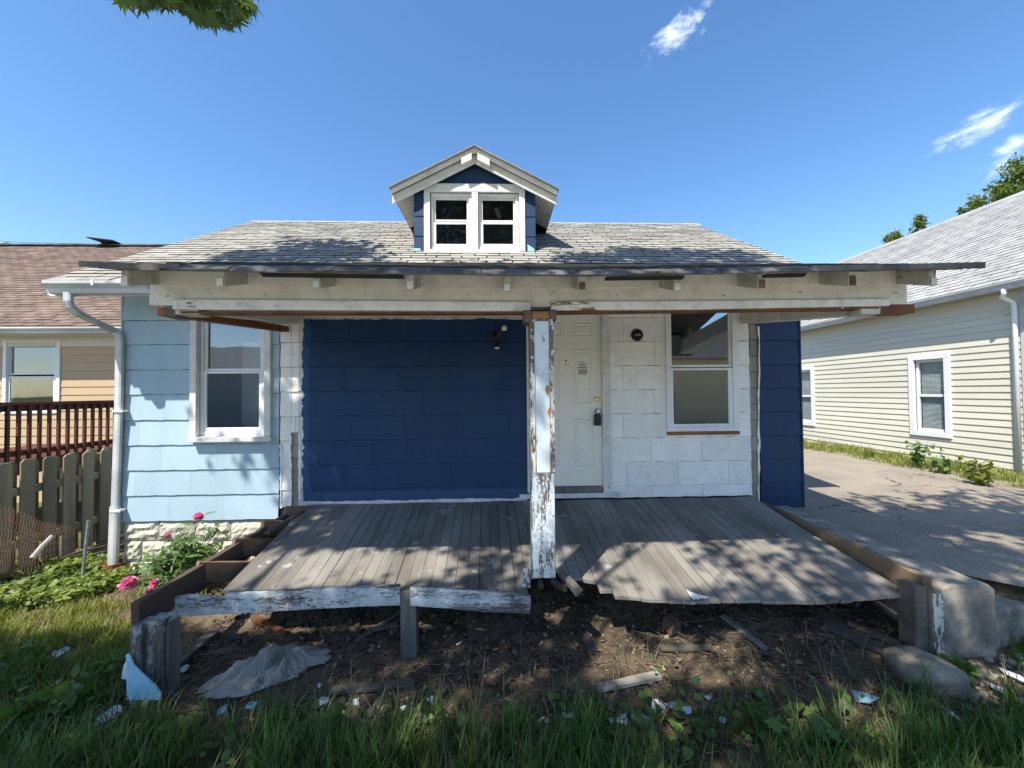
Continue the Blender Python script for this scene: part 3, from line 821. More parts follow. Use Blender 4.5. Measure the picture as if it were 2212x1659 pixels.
# ---- windows
def sash_window(name, parent, outer, glasses, yface, ydepth, mat, glass='window_glass', casing=0.0, sill=None):
    """outer frame rect, list of glass rects; frame between yface and yface+ydepth"""
    w = MB()
    gs = sorted(glasses, key=lambda g: -g[2])
    ix0, ix1 = max(outer[0]+0.012, gs[0][0]-0.03), min(outer[1]-0.012, gs[0][1]+0.03)
    iz0, iz1 = gs[-1][2]-0.035, gs[0][3]+0.035
    frame_strips(w, outer, (ix0, ix1, iz0, iz1), yface, yface+ydepth)
    o = w.build(name, mat, parent, bevel=0.004)
    for k, g in enumerate(gs):
        s = MB(); dy = 0.030 if k == 0 else 0.008
        y0 = yface + dy
        top = iz1-0.001 if k == 0 else gs[k-1][2]-0.001 if False else (g[3] + 0.028)
        bot = (g[2] - 0.028) if k == 0 else iz0 + 0.001
        frame_strips(s, (ix0+0.001, ix1-0.001, bot, top), g, y0, y0+0.022)
        so = s.build('sash', mat, o, bevel=0.003)
        p = MB(); p.box(g[0]-0.004, g[1]+0.004, y0+0.009, y0+0.012, g[2]-0.004, g[3]+0.004); p.build('pane', glass, o)
    return o
# left window with its wide wooden casing
outer = rect_px(424, 669, 571, 944, YW)
g_up = rect_px(449, 672, 563, 796, YW+0.06); g_lo = rect_px(449, 807, 562, 923, YW+0.06)
wl = sash_window('window', HOUSE, outer, [g_up, g_lo], YW+0.028, 0.07, 'vinyl_white')
wl['label'] = 'left window with wide white wooden casing'
for nm, rr, y0, y1, mt in (('casing', rect_px(410, 660, 424, 944, YW-0.04), YW-0.045, YW+0.012, 'white_trim_up'), ('casing', rect_px(571, 660, 584, 944, YW-0.04), YW-0.045, YW+0.012, 'white_trim_up'),
                          ('casing', rect_px(410, 644, 584, 660, YW-0.04), YW-0.047, YW+0.012, 'white_trim')):
    m = MB(); m.box(rr[0], rr[1], y0, y1, rr[2], rr[3]); m.build(nm, mt, wl, bevel=0.004)
rr = rect_px(407, 944, 585, 955, YW-0.07); m = MB(); m.box(rr[0], rr[1], YW-0.085, YW+0.02, rr[2], rr[3]); m.build('sill', 'white_trim', wl, bevel=0.006)
# right window, new vinyl frame on a strip of raw wood
outer = rect_px(1437, 657, 1592, 931, YW)
g_up = rect_px(1450, 672, 1573, 788, YW); g_lo = rect_px(1453, 800, 1571, 915, YW)
wr = sash_window('window', HOUSE, outer, [g_up, g_lo], YW-0.035, 0.085, 'vinyl_white', glass='mirror_glass')
wr['label'] = 'right window with new white frame over a raw wood strip'
rr = rect_px(1440, 932, 1596, 939, YW); m = MB(); m.box(rr[0], rr[1], YW-0.02, YW+0.018, rr[2], rr[3]-0.002); m.build('raw_wood_strip', 'raw_orange_wood', wr)
for xa, xb in ((1427, 1436), (1593, 1597)):
    rr = rect_px(xa, 660, xb, 938, YW); m = MB(); m.box(rr[0], rr[1]-0.002, YW+0.003, YW+0.016, rr[2], rr[3]); m.build('jamb_strip', 'white_trim_up', wr)

# ---- door
DY = YW + 0.03
d = rect_px(1148, 676, 1299, 1050, DY)
DOOR = MB(); DOOR.box(d[0], d[1], DY, DY+0.045, d[2], d[3]); DOOR = DOOR.build('door', 'door_cream', HOUSE)
cx = 1223.6
def px4(x, y): return (1032.2 + x/3.0, 589.8 + y/3.0)
for (x0, x1, y0, y1) in ((613, 737, 325, 415), (620, 740, 493, 848), (624, 748, 945, 1252)):
    for side in (1, -1):
        a, b = px4(x0, y0)[0], px4(x1, y0)[0]
        if side < 0: a, b = 2*cx - b, 2*cx - a
        r = rect_px(a, px4(0, y0)[1], b, px4(0, y1)[1], DY)
        m = MB()
        def ring(rr, i): return (rr[0]+i, rr[1]-i, rr[2]+i, rr[3]-i)
        prev = None; prof = [(0.0, DY-0.0005), (0.010, DY-0.010), (0.020, DY-0.002), (0.036, DY-0.002), (0.048, DY-0.011)]
        for (i, y) in prof:
            q = ring(r, i); k = len(m.v)
            m.v += [(q[0], y, q[2]), (q[1], y, q[2]), (q[1], y, q[3]), (q[0], y, q[3])]
            if prev is not None:
                m.f += [(prev+j, prev+(j+1) % 4, k+(j+1) % 4, k+j) for j in range(4)]
            prev = k
        m.f.append((prev, prev+1, prev+2, prev+3))
        m.build('door_panel', 'door_cream', DOOR)
p = at(*px4(771, 818), DY); MB().lathe(p, (0, -1, 0), [(0, 0.030), (0.012, 0.030), (0.016, 0.024), (0.022, 0.022), (0.024, 0.010)], 20).build('deadbolt', 'brass', DOOR)
p = at(*px4(773, 893), DY); MB().lathe(p, (0, -1, 0), [(0, 0.031), (0.008, 0.030), (0.012, 0.014), (0.035, 0.013), (0.042, 0.024), (0.058, 0.027), (0.068, 0.020), (0.070, 0.004)], 20).build('knob', 'steel', DOOR)
p = at(*px4(571, 569), DY); MB().lathe(p, (0, -1, 0), [(0, 0.011), (0.004, 0.011), (0.005, 0.006)], 14).build('peephole', 'black_plastic', DOOR)
# casing, threshold, sill board
for nm, q in (('door_casing', (1301, 660, 1319, 1064)), ('door_casing', (1138, 660, 1147, 1064))):
    rr = rect_px(*q, YW-0.02); m = MB(); m.box(rr[0], rr[1], YW-0.028, YW+0.075, rr[2], rr[3]); m.build(nm, 'white_trim_up', HOUSE, bevel=0.004)
rr = rect_px(1148, 1051, 1300, 1062, YW); m = MB(); m.box(rr[0], rr[1], YW-0.025, YW+0.10, rr[2]-0.005, rr[3]-0.004); m.build('threshold', 'old_wood_grey', HOUSE)
rr = rect_px(1122, 1065, 1339, 1075, YW-0.03); m = MB(); m.box(rr[0], rr[1], YW-0.06, YW-0.029, rr[2], rr[3]); m.build('door_sill_board', 'white_trim', HOUSE, bevel=0.004)
# things hanging on the door and the wall
lb = thing('lock_box', 'black key lock box hanging from the door knob', 'lock box', at(*px4(773, 988), DY-0.03))
p = at(*px4(773, 893), DY-0.05)
q0, q1 = at(*px4(752, 915), DY-0.03), at(*px4(796, 988), DY-0.03)
m = MB(); m.box(q0.x, q1.x, DY-0.062, DY-0.022, q1.z, q0.z); m.build('case', 'black_plastic', lb, bevel=0.012)
m = MB(); xm_ = (q0.x+q1.x)/2
m.tube([(xm_-0.024, DY-0.04, q0.z-0.01), (xm_-0.025, DY-0.04, q0.z+0.035), (xm_-0.012, DY-0.04, q0.z+0.058), (xm_+0.012, DY-0.04, q0.z+0.058), (xm_+0.025, DY-0.04, q0.z+0.035), (xm_+0.024, DY-0.04, q0.z-0.01)], 0.005, 8).build('shackle', 'black_plastic', lb, smooth=True)
nt_ = thing('door_notice', 'small printed paper notice with a picture taped to the door panel', 'notice', at(*px4(676, 660), DY-0.012))
r = rect_px(*px4(645, 572), *px4(709, 662), DY-0.012)
m = MB(); m.box(r[0], r[1], DY-0.0135, DY-0.012, r[2], r[3]); m.build('sheet', 'paper', nt_)
for (y0, y1, xa, xb) in ((577, 580, 668, 690), (589, 592, 655, 702), (594, 596, 655, 704), (601, 603, 660, 700), (611, 617, 648, 706)):
    q = rect_px(*px4(xa, y0), *px4(xb, y1), DY-0.0135); m = MB(); m.box(q[0], q[1], DY-0.0145, DY-0.0137, q[2], q[3]); m.build('print', 'ink', nt_)
q = rect_px(*px4(649, 624), *px4(708, 658), DY-0.0135); m = MB(); m.box(q[0], q[1], DY-0.0145, DY-0.0137, q[2], q[3]); m.build('print', 'picture_print', nt_)
lb2 = thing('door_label', 'tiny paper label stuck below the peephole', 'label', at(*px4(578, 598), DY-0.002))
q = rect_px(*px4(558, 587), *px4(597, 599), DY-0.002); m = MB(); m.box(q[0], q[1], DY-0.0015, DY-0.0004, q[2], q[3]); m.build('sheet', 'paper', lb2)
q = rect_px(*px4(562, 590), *px4(593, 593), DY-0.002); m = MB(); m.box(q[0], q[1], DY-0.0022, DY-0.0016, q[2], q[3]); m.build('print', 'picture_print', lb2)
fl = thing('flood_light', 'bronze floodlight fixture with one round white bulb on the navy wall', 'wall light', at(1070, 742, YW-0.02))
c = at(*px4(115, 415), YW-0.013)
MB().lathe(c, (0, -1, 0), [(0, 0.058), (0.018, 0.056), (0.030, 0.040), (0.045, 0.034)], 20).build('base_plate', 'bronze_fixture', fl, smooth=True)
c2 = c + Vector((0, -0.045, 0))
for nm, (tx, ty), bulb in (('socket', (160, 368), 1), ('socket', (78, 400), 0), ('socket', (122, 470), 2)):
    e = at(*px4(tx, ty), YW-0.12); dd = (e - c2).normalized(); L_ = (e-c2).length
    m = MB(); m.tube([c2, c2 + dd*L_*0.45], 0.011, 10)
    m.lathe(c2 + dd*L_*0.4, dd, [(0, 0.018), (0.01, 0.024), (L_*0.5, 0.027), (L_*0.55, 0.025), (L_*0.5, 0.018)], 16)
    so = m.build(nm, 'bronze_fixture', fl, smooth=False)
    if bulb:
        k = c2 + dd*(L_*0.9); prof = [(0, 0.014)] + [(0.012 + 0.032*(1-math.cos(a)), 0.033*math.sin(a)) for a in np.linspace(0.45, 3.0, 9)]
        MB().lathe(k, dd, prof, 16).build('bulb', 'bulb_white' if bulb == 1 else 'steel', so, smooth=True)
jb = thing('round_light_base', 'round black light fixture base on the white shingle wall', 'wall light', at(1375.5, 737, YW-0.02))
c = at(1375.5, 724, YW-0.013)
MB().lathe(c, (0, -1, 0), [(0, 0.070), (0.016, 0.070), (0.022, 0.062), (0.024, 0.050), (0.018, 0.044)], 28).build('ring', 'black_plastic', jb, smooth=False)
m = MB(); m.box(c.x-0.036, c.x+0.036, YW-0.045, YW-0.03, c.z-0.010, c.z+0.008); m.build('crossbar', 'steel', jb)
m = MB()
m.tube([c+Vector((0, -0.015, 0)), c+Vector((0.012, -0.035, -0.004)), c+Vector((0.02, -0.03, 0.01))], 0.003, 6); m.build('wire', 'bulb_white', jb)

# ---- main roof: gable with the ridge along x
YE = YW - 0.5
ZE = at(210, 609, YE).z
XL = at(103, 610, YE).x
def ridge_at(px, py, X):
    r_ = ray(px, py); Yr = X*r_.y/r_.x; return at(px, py, Yr)
RL = ridge_at(550, 479, XL)
YR, ZR = RL.y, RL.z
XR = at(1495, 483, YR).x
SL = (ZR-ZE)/(YR-YE)
ROOF_N = Vector((0, -SL, 1)).normalized()
ROOF_P = Vector((0, YE, ZE))
YB = 2*YR - YE
def zroof(y): return ZE + SL*(y-YE)
m = MB(); th = 0.035
for (ya, za, yb, zb) in ((YE, ZE, YR, ZR), (YB, ZE, YR, ZR)):
    m.hexa([(XL, ya, za-th-0.02), (XR, ya, za-th-0.02), (XR, yb, zb-th-0.02), (XL, yb, zb-th-0.02), (XL, ya, za-0.012), (XR, ya, za-0.012), (XR, yb, zb-0.012), (XL, yb, zb-0.012)])
ROOF = m.build('roof', 'roof_felt', HOUSE)
# gable end walls
for X, mt in ((HX0+0.02, 'light_blue_siding'), (HX1-0.14, 'navy_siding')):
    m = MB(); m.prism([(X, YW+0.02, WTOP-0.02), (X, YR, ZR-0.08), (X, HYB+0.3, WTOP-0.3)], (0.12, 0, 0)); m.build('gable_wall', mt, HOUSE)
v_up = Vector((0, YR-YE, ZR-ZE))
Lr = v_up.length
# upper, visible part of the slope: nearest rows as single shingles
first_row = int(((4.72-YE)/(YR-YE))*Lr/0.127)
roof_shingles(ROOF, (XL-0.01, YE-0.02, ZE), (1, 0, 0), v_up, XR-XL+0.02, Lr-0.03, 0.127, 0.318, 'grey_shingle', 'shingle', 300, first=first_row, thick=0.010)
m = MB()   # lower left corner, seen above the gutter
roof_shingles(ROOF, (XL-0.01, YE-0.02, ZE), (1, 0, 0), v_up, 2.3, 0.127*first_row+0.01, 0.127, 0.318, 'grey_shingle', 'shingle', 0, thick=0.010)
# ridge caps
k = 0; x = XL-0.02
me = MB(); me.hexa([(0, -0.14, -0.14*SL+0.012), (0.30, -0.14, -0.14*SL+0.006), (0.30, 0, 0.010), (0, 0, 0.018), (0, -0.14, -0.14*SL+0.020), (0.30, -0.14, -0.14*SL+0.013), (0.30, 0, 0.018), (0, 0, 0.026)])
me.hexa([(0, 0, 0.010), (0.30, 0, 0.006), (0.30, 0.14, -0.14*SL+0.006), (0, 0.14, -0.14*SL+0.012), (0, 0, 0.0262), (0.30, 0, 0.0182), (0.30, 0.14, -0.14*SL+0.013), (0, 0.14, -0.14*SL+0.020)])
cap = me.mesh('ridge_shingle', 'grey_shingle')
while x < XR:
    link(bpy.data.objects.new('ridge_shingle', cap), ROOF, Matrix.Translation((x, YR, ZR))); x += 0.28
# rakes
for X in (XL, XR-0.03):
    m = MB(); m.hexa([(X, YE, ZE-0.13), (X+0.03, YE, ZE-0.13), (X+0.03, YR, ZR-0.13), (X, YR, ZR-0.13), (X, YE, ZE-0.057), (X+0.03, YE, ZE-0.057), (X+0.03, YR, ZR-0.057), (X, YR, ZR-0.057)]); m.build('rake_board', 'white_trim', HOUSE)
# left eave soffit and fascia
xg1 = at(325, 620, YE).x
m = MB(); dS = SL*(YW-YE); m.hexa([(XL+0.03, YE+0.012, ZE-0.085), (xg1+0.02, YE+0.012, ZE-0.085), (xg1+0.02, YW+0.015, ZE-0.085+dS), (XL+0.03, YW+0.015, ZE-0.085+dS), (XL+0.03, YE+0.012, ZE-0.07), (xg1+0.02, YE+0.012, ZE-0.07), (xg1+0.02, YW+0.015, ZE-0.07+dS), (XL+0.03, YW+0.015, ZE-0.07+dS)]); m.build('soffit', 'white_trim', HOUSE)
m = MB(); m.box(XL+0.03, xg1+0.02, YE-0.012, YE+0.011, ZE-0.145, ZE-0.05); m.build('fascia', 'white_trim', HOUSE)

# ---- gutter and downspout
def gutter(parent, x0, x1, yb, zt, mat, name='gutter', flip=1):
    prof = [(0, 0), (0, -0.115), (-0.075, -0.115), (-0.085, -0.07), (-0.125, -0.03), (-0.125, 0), (-0.112, 0), (-0.112, -0.008), (-0.12, -0.008), (-0.12, -0.028), (-0.08, -0.065), (-0.07, -0.108), (-0.006, -0.108), (-0.006, 0)]
    m = MB(); n = len(prof)
    vs = [(x0, yb+p[0], zt+p[1]) for p in prof] + [(x1, yb+p[0], zt+p[1]) for p in prof]
    fs = [(i, (i+1) % n, n+(i+1) % n, n+i) for i in range(n)]
    m.add(vs, fs)
    outline = [(0, 0), (0, -0.115), (-0.075, -0.115), (-0.085, -0.07), (-0.125, -0.03), (-0.125, 0)]
    for X in (x0, x1-0.004): m.prism([(X, yb+p[0], zt+p[1]) for p in outline], (0.004, 0, 0))
    return m.build(name, mat, parent)
GZ = at(210, 606, YE-0.12).z
gt = gutter(HOUSE, at(103, 610, YE-0.08).x, at(325, 610, YE-0.08).x, YE-0.013, GZ, 'gutter_metal')
xb_ = at(201, 618, YE-0.13).x
m = MB(); m.box(xb_-0.012, xb_+0.012, YE-0.142, YE-0.139, GZ-0.05, GZ+0.005); m.build('bracket', 'vinyl_white', gt)
ds = MB()
def rect_pipe(m, pts, w=0.075, dp=0.055):
    """ribbed rectangular pipe along pts"""
    pts = [Vector(p) for p in pts]; n = 16; vs = []; fs = []
    for i, p in enumerate(pts):
        d_ = (pts[min(i+1, len(pts)-1)] - pts[max(i-1, 0)]).normalized()
        b = Vector((0, 1, 0)); a = b.cross(d_).normalized(); b = d_.cross(a)
        for j in range(n):
            t = 2*math.pi*(j+0.5)/n; c_, s_ = math.cos(t), math.sin(t)
            q = max(abs(c_), abs(s_)); rib = 1.0 if j % 2 else 0.93
            vs.append(p + a*(c_/q*w/2*rib) + b*(s_/q*dp/2*rib))
    for i in range(len(pts)-1):
        for j in range(n): fs.append((i*n+j, i*n+(j+1) % n, (i+1)*n+(j+1) % n, (i+1)*n+j))
    fs += [tuple(range(n)), tuple((len(pts)-1)*n+j for j in range(n))]
    return m.add(vs, fs)
yg = YE - 0.07
P = [at(148, 632, yg), at(148, 650, yg), at(152, 662, yg+0.02), at(166, 676, yg+0.08), at(205, 695, yg+0.25), at(248, 715, YW-0.06), at(257, 724, YW-0.05), at(259, 740, YW-0.05), at(256, 900, YW-0.05), at(249, 1098, YW-0.05)]
rect_pipe(ds, P); DS = ds.build('downspout', 'gutter_metal', HOUSE)
m = MB(); rect_pipe(m, [at(249, 1094, YW-0.05), at(244, 1222, YW-0.05)], 0.092, 0.07); m.build('downspout', 'gutter_metal', HOUSE)
p = at(244, 1222, YW-0.05); MB().lathe(p+Vector((0, 0, -0.16)), (0, 0, 1), [(0, 0.075), (0.19, 0.082), (0.19, 0.068), (0.03, 0.06)], 20).build('drain_cup', 'clay_cup', HOUSE)
for y in (888, 1104):
    q = at(254 if y < 1000 else 248, y, YW-0.085); m = MB(); m.box(q.x-0.055, q.x+0.055, YW-0.09, YW-0.012, q.z-0.012, q.z+0.012); m.build('strap', 'vinyl_white', DS)

# ---- dormer
DB = at_plane(1022, 546, ROOF_P, ROOF_N)
YD = DB.y
YF = YD - 0.13          # front of the dormer roof
dw = rect_px(895, 400, 1156, 546, YD)
apex = at(1022, 320, YF); el = at(845, 407, YF); er = at(1204, 413, YF)
ez = (el.z+er.z)/2; ax_ = (el.x+er.x)/2
hw = (er.x-el.x)/2; az = apex.z
DSL = (az-ez)/hw
def dz(x): return az - DSL*abs(x-ax_)
m = MB(); t_ = 0.05
for sgn in (-1, 1):
    xe = ax_ + sgn*hw
    m.hexa([(ax_, YF, az-t_), (xe, YF, ez-t_), (xe, YR-0.3, ez-t_), (ax_, YR-0.3, az-t_), (ax_, YF, az), (xe, YF, ez), (xe, YR-0.3, ez), (ax_, YR-0.3, az)])
m.build('dormer_roof', 'roof_felt', HOUSE)
for sgn in (-1, 1):     # shingles on the dormer, seen edge-on
    m = MB(); xe = ax_ + sgn*(hw+0.015)
    for k in range(10):
        f0, f1 = k/10, (k+1)/10
        xa, xb = xe + (ax_-xe)*f0, xe + (ax_-xe)*f1
        za, zb = dz(xa), dz(xb)
        y0 = YF - 0.055 - random.uniform(0, 0.012)
        m.hexa([(xa, y0, za+0.001), (xb, y0, zb+0.001), (xb, YR-0.4, zb+0.001), (xa, YR-0.4, za+0.001), (xa, y0, za+0.014), (xb, y0, zb+0.008), (xb, YR-0.4, zb+0.008), (xa, YR-0.4, za+0.014)])
    m.build('dormer_shingles', 'grey_shingle', HOUSE, kind='stuff')
# face
XW0, XW1 = dw[0], dw[1]
inn = rect_px(929.5, 416.5, 1121.5, 541, YD)     # opening of the window pair
m = MB()
for r in cut((XW0, XW1, zroof(YD)-0.25, dz(XW0)-0.06), [inn]):
    m.box(r[0], r[1], YD, YD+0.09, r[2], r[3])
m.prism([(XW0, YD, dz(XW0)-0.06), (XW1, YD, dz(XW1)-0.06), (ax_, YD, az-0.055)], (0, 0.09, 0))
for X in (XW0, XW1-0.09):
    m.box(X, X+0.09, YD+0.0901, YR-0.6, zroof(YD)-0.2, dz(XW0)-0.06)
m.build('dormer_wall', 'navy_siding', HOUSE)
# navy siding pieces on the narrow sides and in the gable
zlo = zroof(YD)
for X0, X1 in ((XW0, rect_px(917, 400, 1134, 540, YD)[0]), (rect_px(917, 400, 1134, 540, YD)[1], XW1)):
    zz = zlo - 0.05; step = 0.27
    while zz < dz(X0)-0.1:
        m = MB(); top = min(zz+step, dz((X0+X1)/2)-0.07)
        m.hexa([(X0-0.004, YD-0.014, zz), (X1+0.002, YD-0.014, zz), (X1+0.002, YD-0.001, zz), (X0-0.004, YD-0.001, zz), (X0-0.004, YD-0.006, top), (X1+0.002, YD-0.006, top), (X1+0.002, YD-0.001, top), (X0-0.004, YD-0.001, top)])
        m.build('dormer_siding', 'navy_siding', HOUSE); zz += step
for sgn, X in ((-1, XW0), (1, XW1)):      # bare blue plastic flashing at the foot
    m = MB(); a = X - sgn*0.10
    m.hexa([(min(X, a)-0.004, YD-0.03, zlo-0.06), (max(X, a)+0.004, YD-0.03, zlo-0.06), (max(X, a)+0.004, YD-0.016, zlo-0.06), (min(X, a)-0.004, YD-0.016, zlo-0.06),
            (min(X, a)-0.01, YD-0.024, zlo+0.08+0.03*sgn), (max(X, a)-0.02, YD-0.024, zlo+0.05), (max(X, a)-0.02, YD-0.016, zlo+0.05), (min(X, a)-0.01, YD-0.016, zlo+0.08+0.03*sgn)])
    m.build('corner_flashing', 'fragment_blue', HOUSE)
# casing and sashes
cas = rect_px(916.5, 399, 1134, 545, YD)
m = MB()
mulx = rect_px(1019.5, 416, 1033, 541, YD)
m.box(cas[0], cas[1], YD-0.03, YD+0.02, inn[3], cas[3]); m.box(cas[0], inn[0], YD-0.03, YD+0.02, cas[2]-0.03, inn[3]); m.box(inn[1], cas[1], YD-0.03, YD+0.02, cas[2]-0.03, inn[3])
m.box(mulx[0], mulx[1], YD-0.026, YD+0.06, cas[2]-0.03, inn[3])
CAS = m.build('dormer_casing', 'white_trim', HOUSE, bevel=0.004)
m = MB(); m.box(inn[0]-0.01, inn[1]+0.01, YD-0.045, YD+0.02, cas[2]-0.04, inn[2]); m.build('sill', 'white_trim', CAS)
for gl, so in (((941, 431, 1008, 473.5), (930, 417, 1019.5, 541)), ((1042.6, 432, 1108.7, 475), (1033, 417, 1121.5, 541))):
    o_ = rect_px(*so, YD); gu = rect_px(*gl, YD+0.03)
    g2 = rect_px(gl[0]+1.5, 485, gl[2]-0.5, 527.5, YD+0.03)
    o2 = (o_[0]+0.002, o_[1]-0.002, inn[2]+0.002, inn[3]-0.002)
    ww = sash_window('dormer_window', HOUSE, o2, [gu, g2], YD+0.012, 0.06, 'white_trim', glass='dark_glass')
m = MB(); m.box(XW0+0.1, XW1-0.1, YD+0.5, YD+0.52, zroof(YD)-0.3, az-0.25); m.build('dormer_room', 'room_wall', HOUSE)
m = MB(); a = at(1076, 463, YD+0.2); m.bar(a+Vector((-0.03, 0, 0.08)), a+Vector((0.02, 0, -0.05)), 0.05, 0.012, (0, 1, 0)); m.build('loose_slat', 'vinyl_white', HOUSE)
# barge boards and soffit boards
def rake_bar(sgn, off_top, h, y0, y1, name, mat, f0=0.0, f1=1.0):
    xe = ax_ + sgn*hw; xa, xb = ax_ + (xe-ax_)*f0, ax_ + (xe-ax_)*f1
    m = MB(); za, zb = dz(xa)-off_top, dz(xb)-off_top
    m.hexa([(xa, y0, za-h), (xb, y0, zb-h), (xb, y1, zb-h), (xa, y1, za-h), (xa, y0, za), (xb, y0, zb), (xb, y1, zb), (xa, y1, za)])
    return m.build(name, mat, HOUSE)
for sgn in (-1, 1):
    rake_bar(sgn, 0.004, 0.058, YF-0.014, YF+0.012, 'barge_trim', 'white_trim')
    rake_bar(sgn, 0.052, 0.118, YF+0.050, YF+0.070, 'barge_board', 'beam_paint', 0.001, 1.0)
    rake_bar(sgn, 0.156, 0.024, YF+0.028, YF+0.049, 'barge_lip', 'white_trim', 0.02, 0.98)
    rake_bar(sgn, 0.066, 0.085, YF-0.040, YF+0.049, 'apex_block', 'white_trim', 0.035, 0.17 + 0.01*sgn)
    y = YF + 0.075; k = 0
    while y < YD + 0.95:
        xa, xb = (XW0-0.002, ax_-hw+0.012) if sgn < 0 else (XW1+0.002, ax_+hw-0.012)
        w_ = random.choice((0.09, 0.11, 0.13))
        m = MB(); za, zb = dz(xa)-t_-0.003, dz(xb)-t_-0.003
        m.hexa([(xa, y, za-0.016), (xb, y, zb-0.016), (xb, y+w_-0.006, zb-0.016), (xa, y+w_-0.006, za-0.016), (xa, y, za), (xb, y, zb), (xb, y+w_-0.006, zb), (xa, y+w_-0.006, za)])
        m.build('dormer_soffit_board', 'white_trim', HOUSE); y += w_
# ------------------------------------------------------------------ the porch
PORCH = thing('porch', 'collapsing front porch with sagging grey plank deck, peeling white beam and one post', 'porch', (0.2, 3.4, 0.0))
def proj(p):
    v = CAMROT.transposed() @ (Vector(p) - Vector((0, 0, CAM_Z)))
    return 1106 + F*v.x/-v.z, 829.5 - F*v.y/-v.z
# ---- roof of the porch, sagging in the middle
YPE = 2.52
EAVE = [(180, 569), (260, 573), (500, 577), (860, 582), (1150, 587), (1400, 586), (1745, 579), (2000, 574), (2120, 571)]
PX0, PX1 = at(180, 568, YPE).x, at(2120, 571, YPE).x
YJ = 4.76
ZJ = zroof(YJ) + 0.02
def z_eave(x):
    px = proj((x, YPE, 2.7))[0]
    return at(px, pl(EAVE, px), YPE).z
def z_pr(x, y):
    t = (y-YPE)/(YJ-YPE)
    return z_eave(x)*(1-t) + ZJ*t
n = 44; m = MB(); vs = []; fs = []
for i in range(n+1):
    x = PX0 + (PX1-PX0)*i/n
    tip = 0.0
    if i == 0: tip = 0.10
    if i == n: tip = 0.16
    for y, dzz in ((YPE+tip, -0.006), (YJ, -0.006), (YPE+tip, -0.030), (YJ, -0.030)):
        vs.append((x, y, z_pr(x, y)+dzz + random.uniform(-0.003, 0.003)))
for i in range(n):
    a = i*4; b = a+4
    fs += [(a, b, b+1, a+1), (a+2, a+3, b+3, b+2), (a, a+2, b+2, b), (a+1, b+1, b+3, a+3)]
fs += [(0, 1, 3, 2), (n*4, n*4+2, n*4+3, n*4+1)]
m.add(vs, fs); PR = m.build('porch_roof', 'old_wood_grey', PORCH)
# its shingle rows lie almost edge-on
m = MB(); rows = int((YJ-YPE-0.05)/0.121); cols = int((PX1-PX0-0.2)/0.305)
for r in range(rows):
    y0 = YPE + 0.06 + r*0.121
    k0 = 0.05 + (r % 2)*0.152
    for c_ in range(cols):
        x0 = PX0 + k0 + c_*0.305; x1 = x0 + 0.30
        if x1 > PX1 - 0.03: continue
        j = random.uniform(0, 0.004)
        m.hexa([(x0, y0, z_pr(x0, y0)-0.003), (x1, y0, z_pr(x1, y0)-0.003), (x1, y0+0.14, z_pr(x1, y0+0.14)-0.004), (x0, y0+0.14, z_pr(x0, y0+0.14)-0.004),
                (x0, y0, z_pr(x0, y0)+0.008+j), (x1, y0, z_pr(x1, y0)+0.008+j), (x1, y0+0.14, z_pr(x1, y0+0.14)+0.001), (x0, y0+0.14, z_pr(x0, y0+0.14)+0.001)])
o = m.build('porch_shingles', 'grey_shingle', PR, kind='stuff')
o.data.materials.append(MATS['grey_shingle_edge'])
for p in o.data.polygons:
    if abs(p.normal.z) < 0.6: p.material_index = 1
# drooping shingles at the eave
x = at(396, 580, YPE).x; xe_ = at(1748, 580, YPE).x; k = 0
while x < xe_ - 0.05:
    w_ = 0.300; a, b = x, min(x + w_, xe_); x += 0.306
    za, zb = z_eave(a), z_eave(b); dr = random.uniform(0.028, 0.036); fw = random.uniform(0.045, 0.06); j1, j2 = random.uniform(-0.004, 0.004), random.uniform(-0.004, 0.004)
    m = MB()
    P_ = lambda xx, zz, f, jj: [(xx, YPE+0.10, z_pr(xx, YPE+0.10)+0.012), (xx, YPE+0.01, zz+0.012), (xx, YPE-fw*0.5, zz-0.008+jj*0.3), (xx, YPE-fw, zz-dr+jj)]
    A, B = P_(a, za, 0, j1), P_(b, zb, 0, j2); vs = []; fs = []
    for q in (A, B):
        for (X_, Y_, Z_) in q: vs += [(X_, Y_, Z_), (X_, Y_+0.002, Z_-0.006)]
    for i in range(3):
        p0 = i*2
        fs += [(p0, p0+2, p0+10, p0+8), (p0+1, p0+9, p0+11, p0+3)]
    fs += [(6, 7, 15, 14), (0, 8, 9, 1), (0, 1, 3, 2), (2, 3, 5, 4), (4, 5, 7, 6), (8, 10, 11, 9), (10, 12, 13, 11), (12, 14, 15, 13)]
    m.add(vs, fs); m.build('eave_shingle', 'eave_shingle', PR); k += 1
# curled bare roofing at both ends of the eave
for (xa, xb) in ((182, 396), (1748, 2116)):
    m = MB(); s_ = 10
    for i in range(s_):
        p0, p1 = xa + (xb-xa)*i/s_, xa + (xb-xa)*(i+1)/s_
        X0, X1 = at(p0, 570, YPE).x, at(p1, 570, YPE).x
        z0, z1 = z_eave(X0), z_eave(X1)
        h = 0.012 + 0.012*random.random()
        m.hexa([(X0, YPE-0.03, z0-0.012-h), (X1, YPE-0.03, z1-0.012-h), (X1, YPE+0.06, z1-0.004), (X0, YPE+0.06, z0-0.004), (X0, YPE-0.034, z0+0.006), (X1, YPE-0.034, z1+0.006), (X1, YPE+0.06, z1+0.012), (X0, YPE+0.06, z0+0.012)])
    m.build('torn_roof_edge', 'eave_shingle', PR)
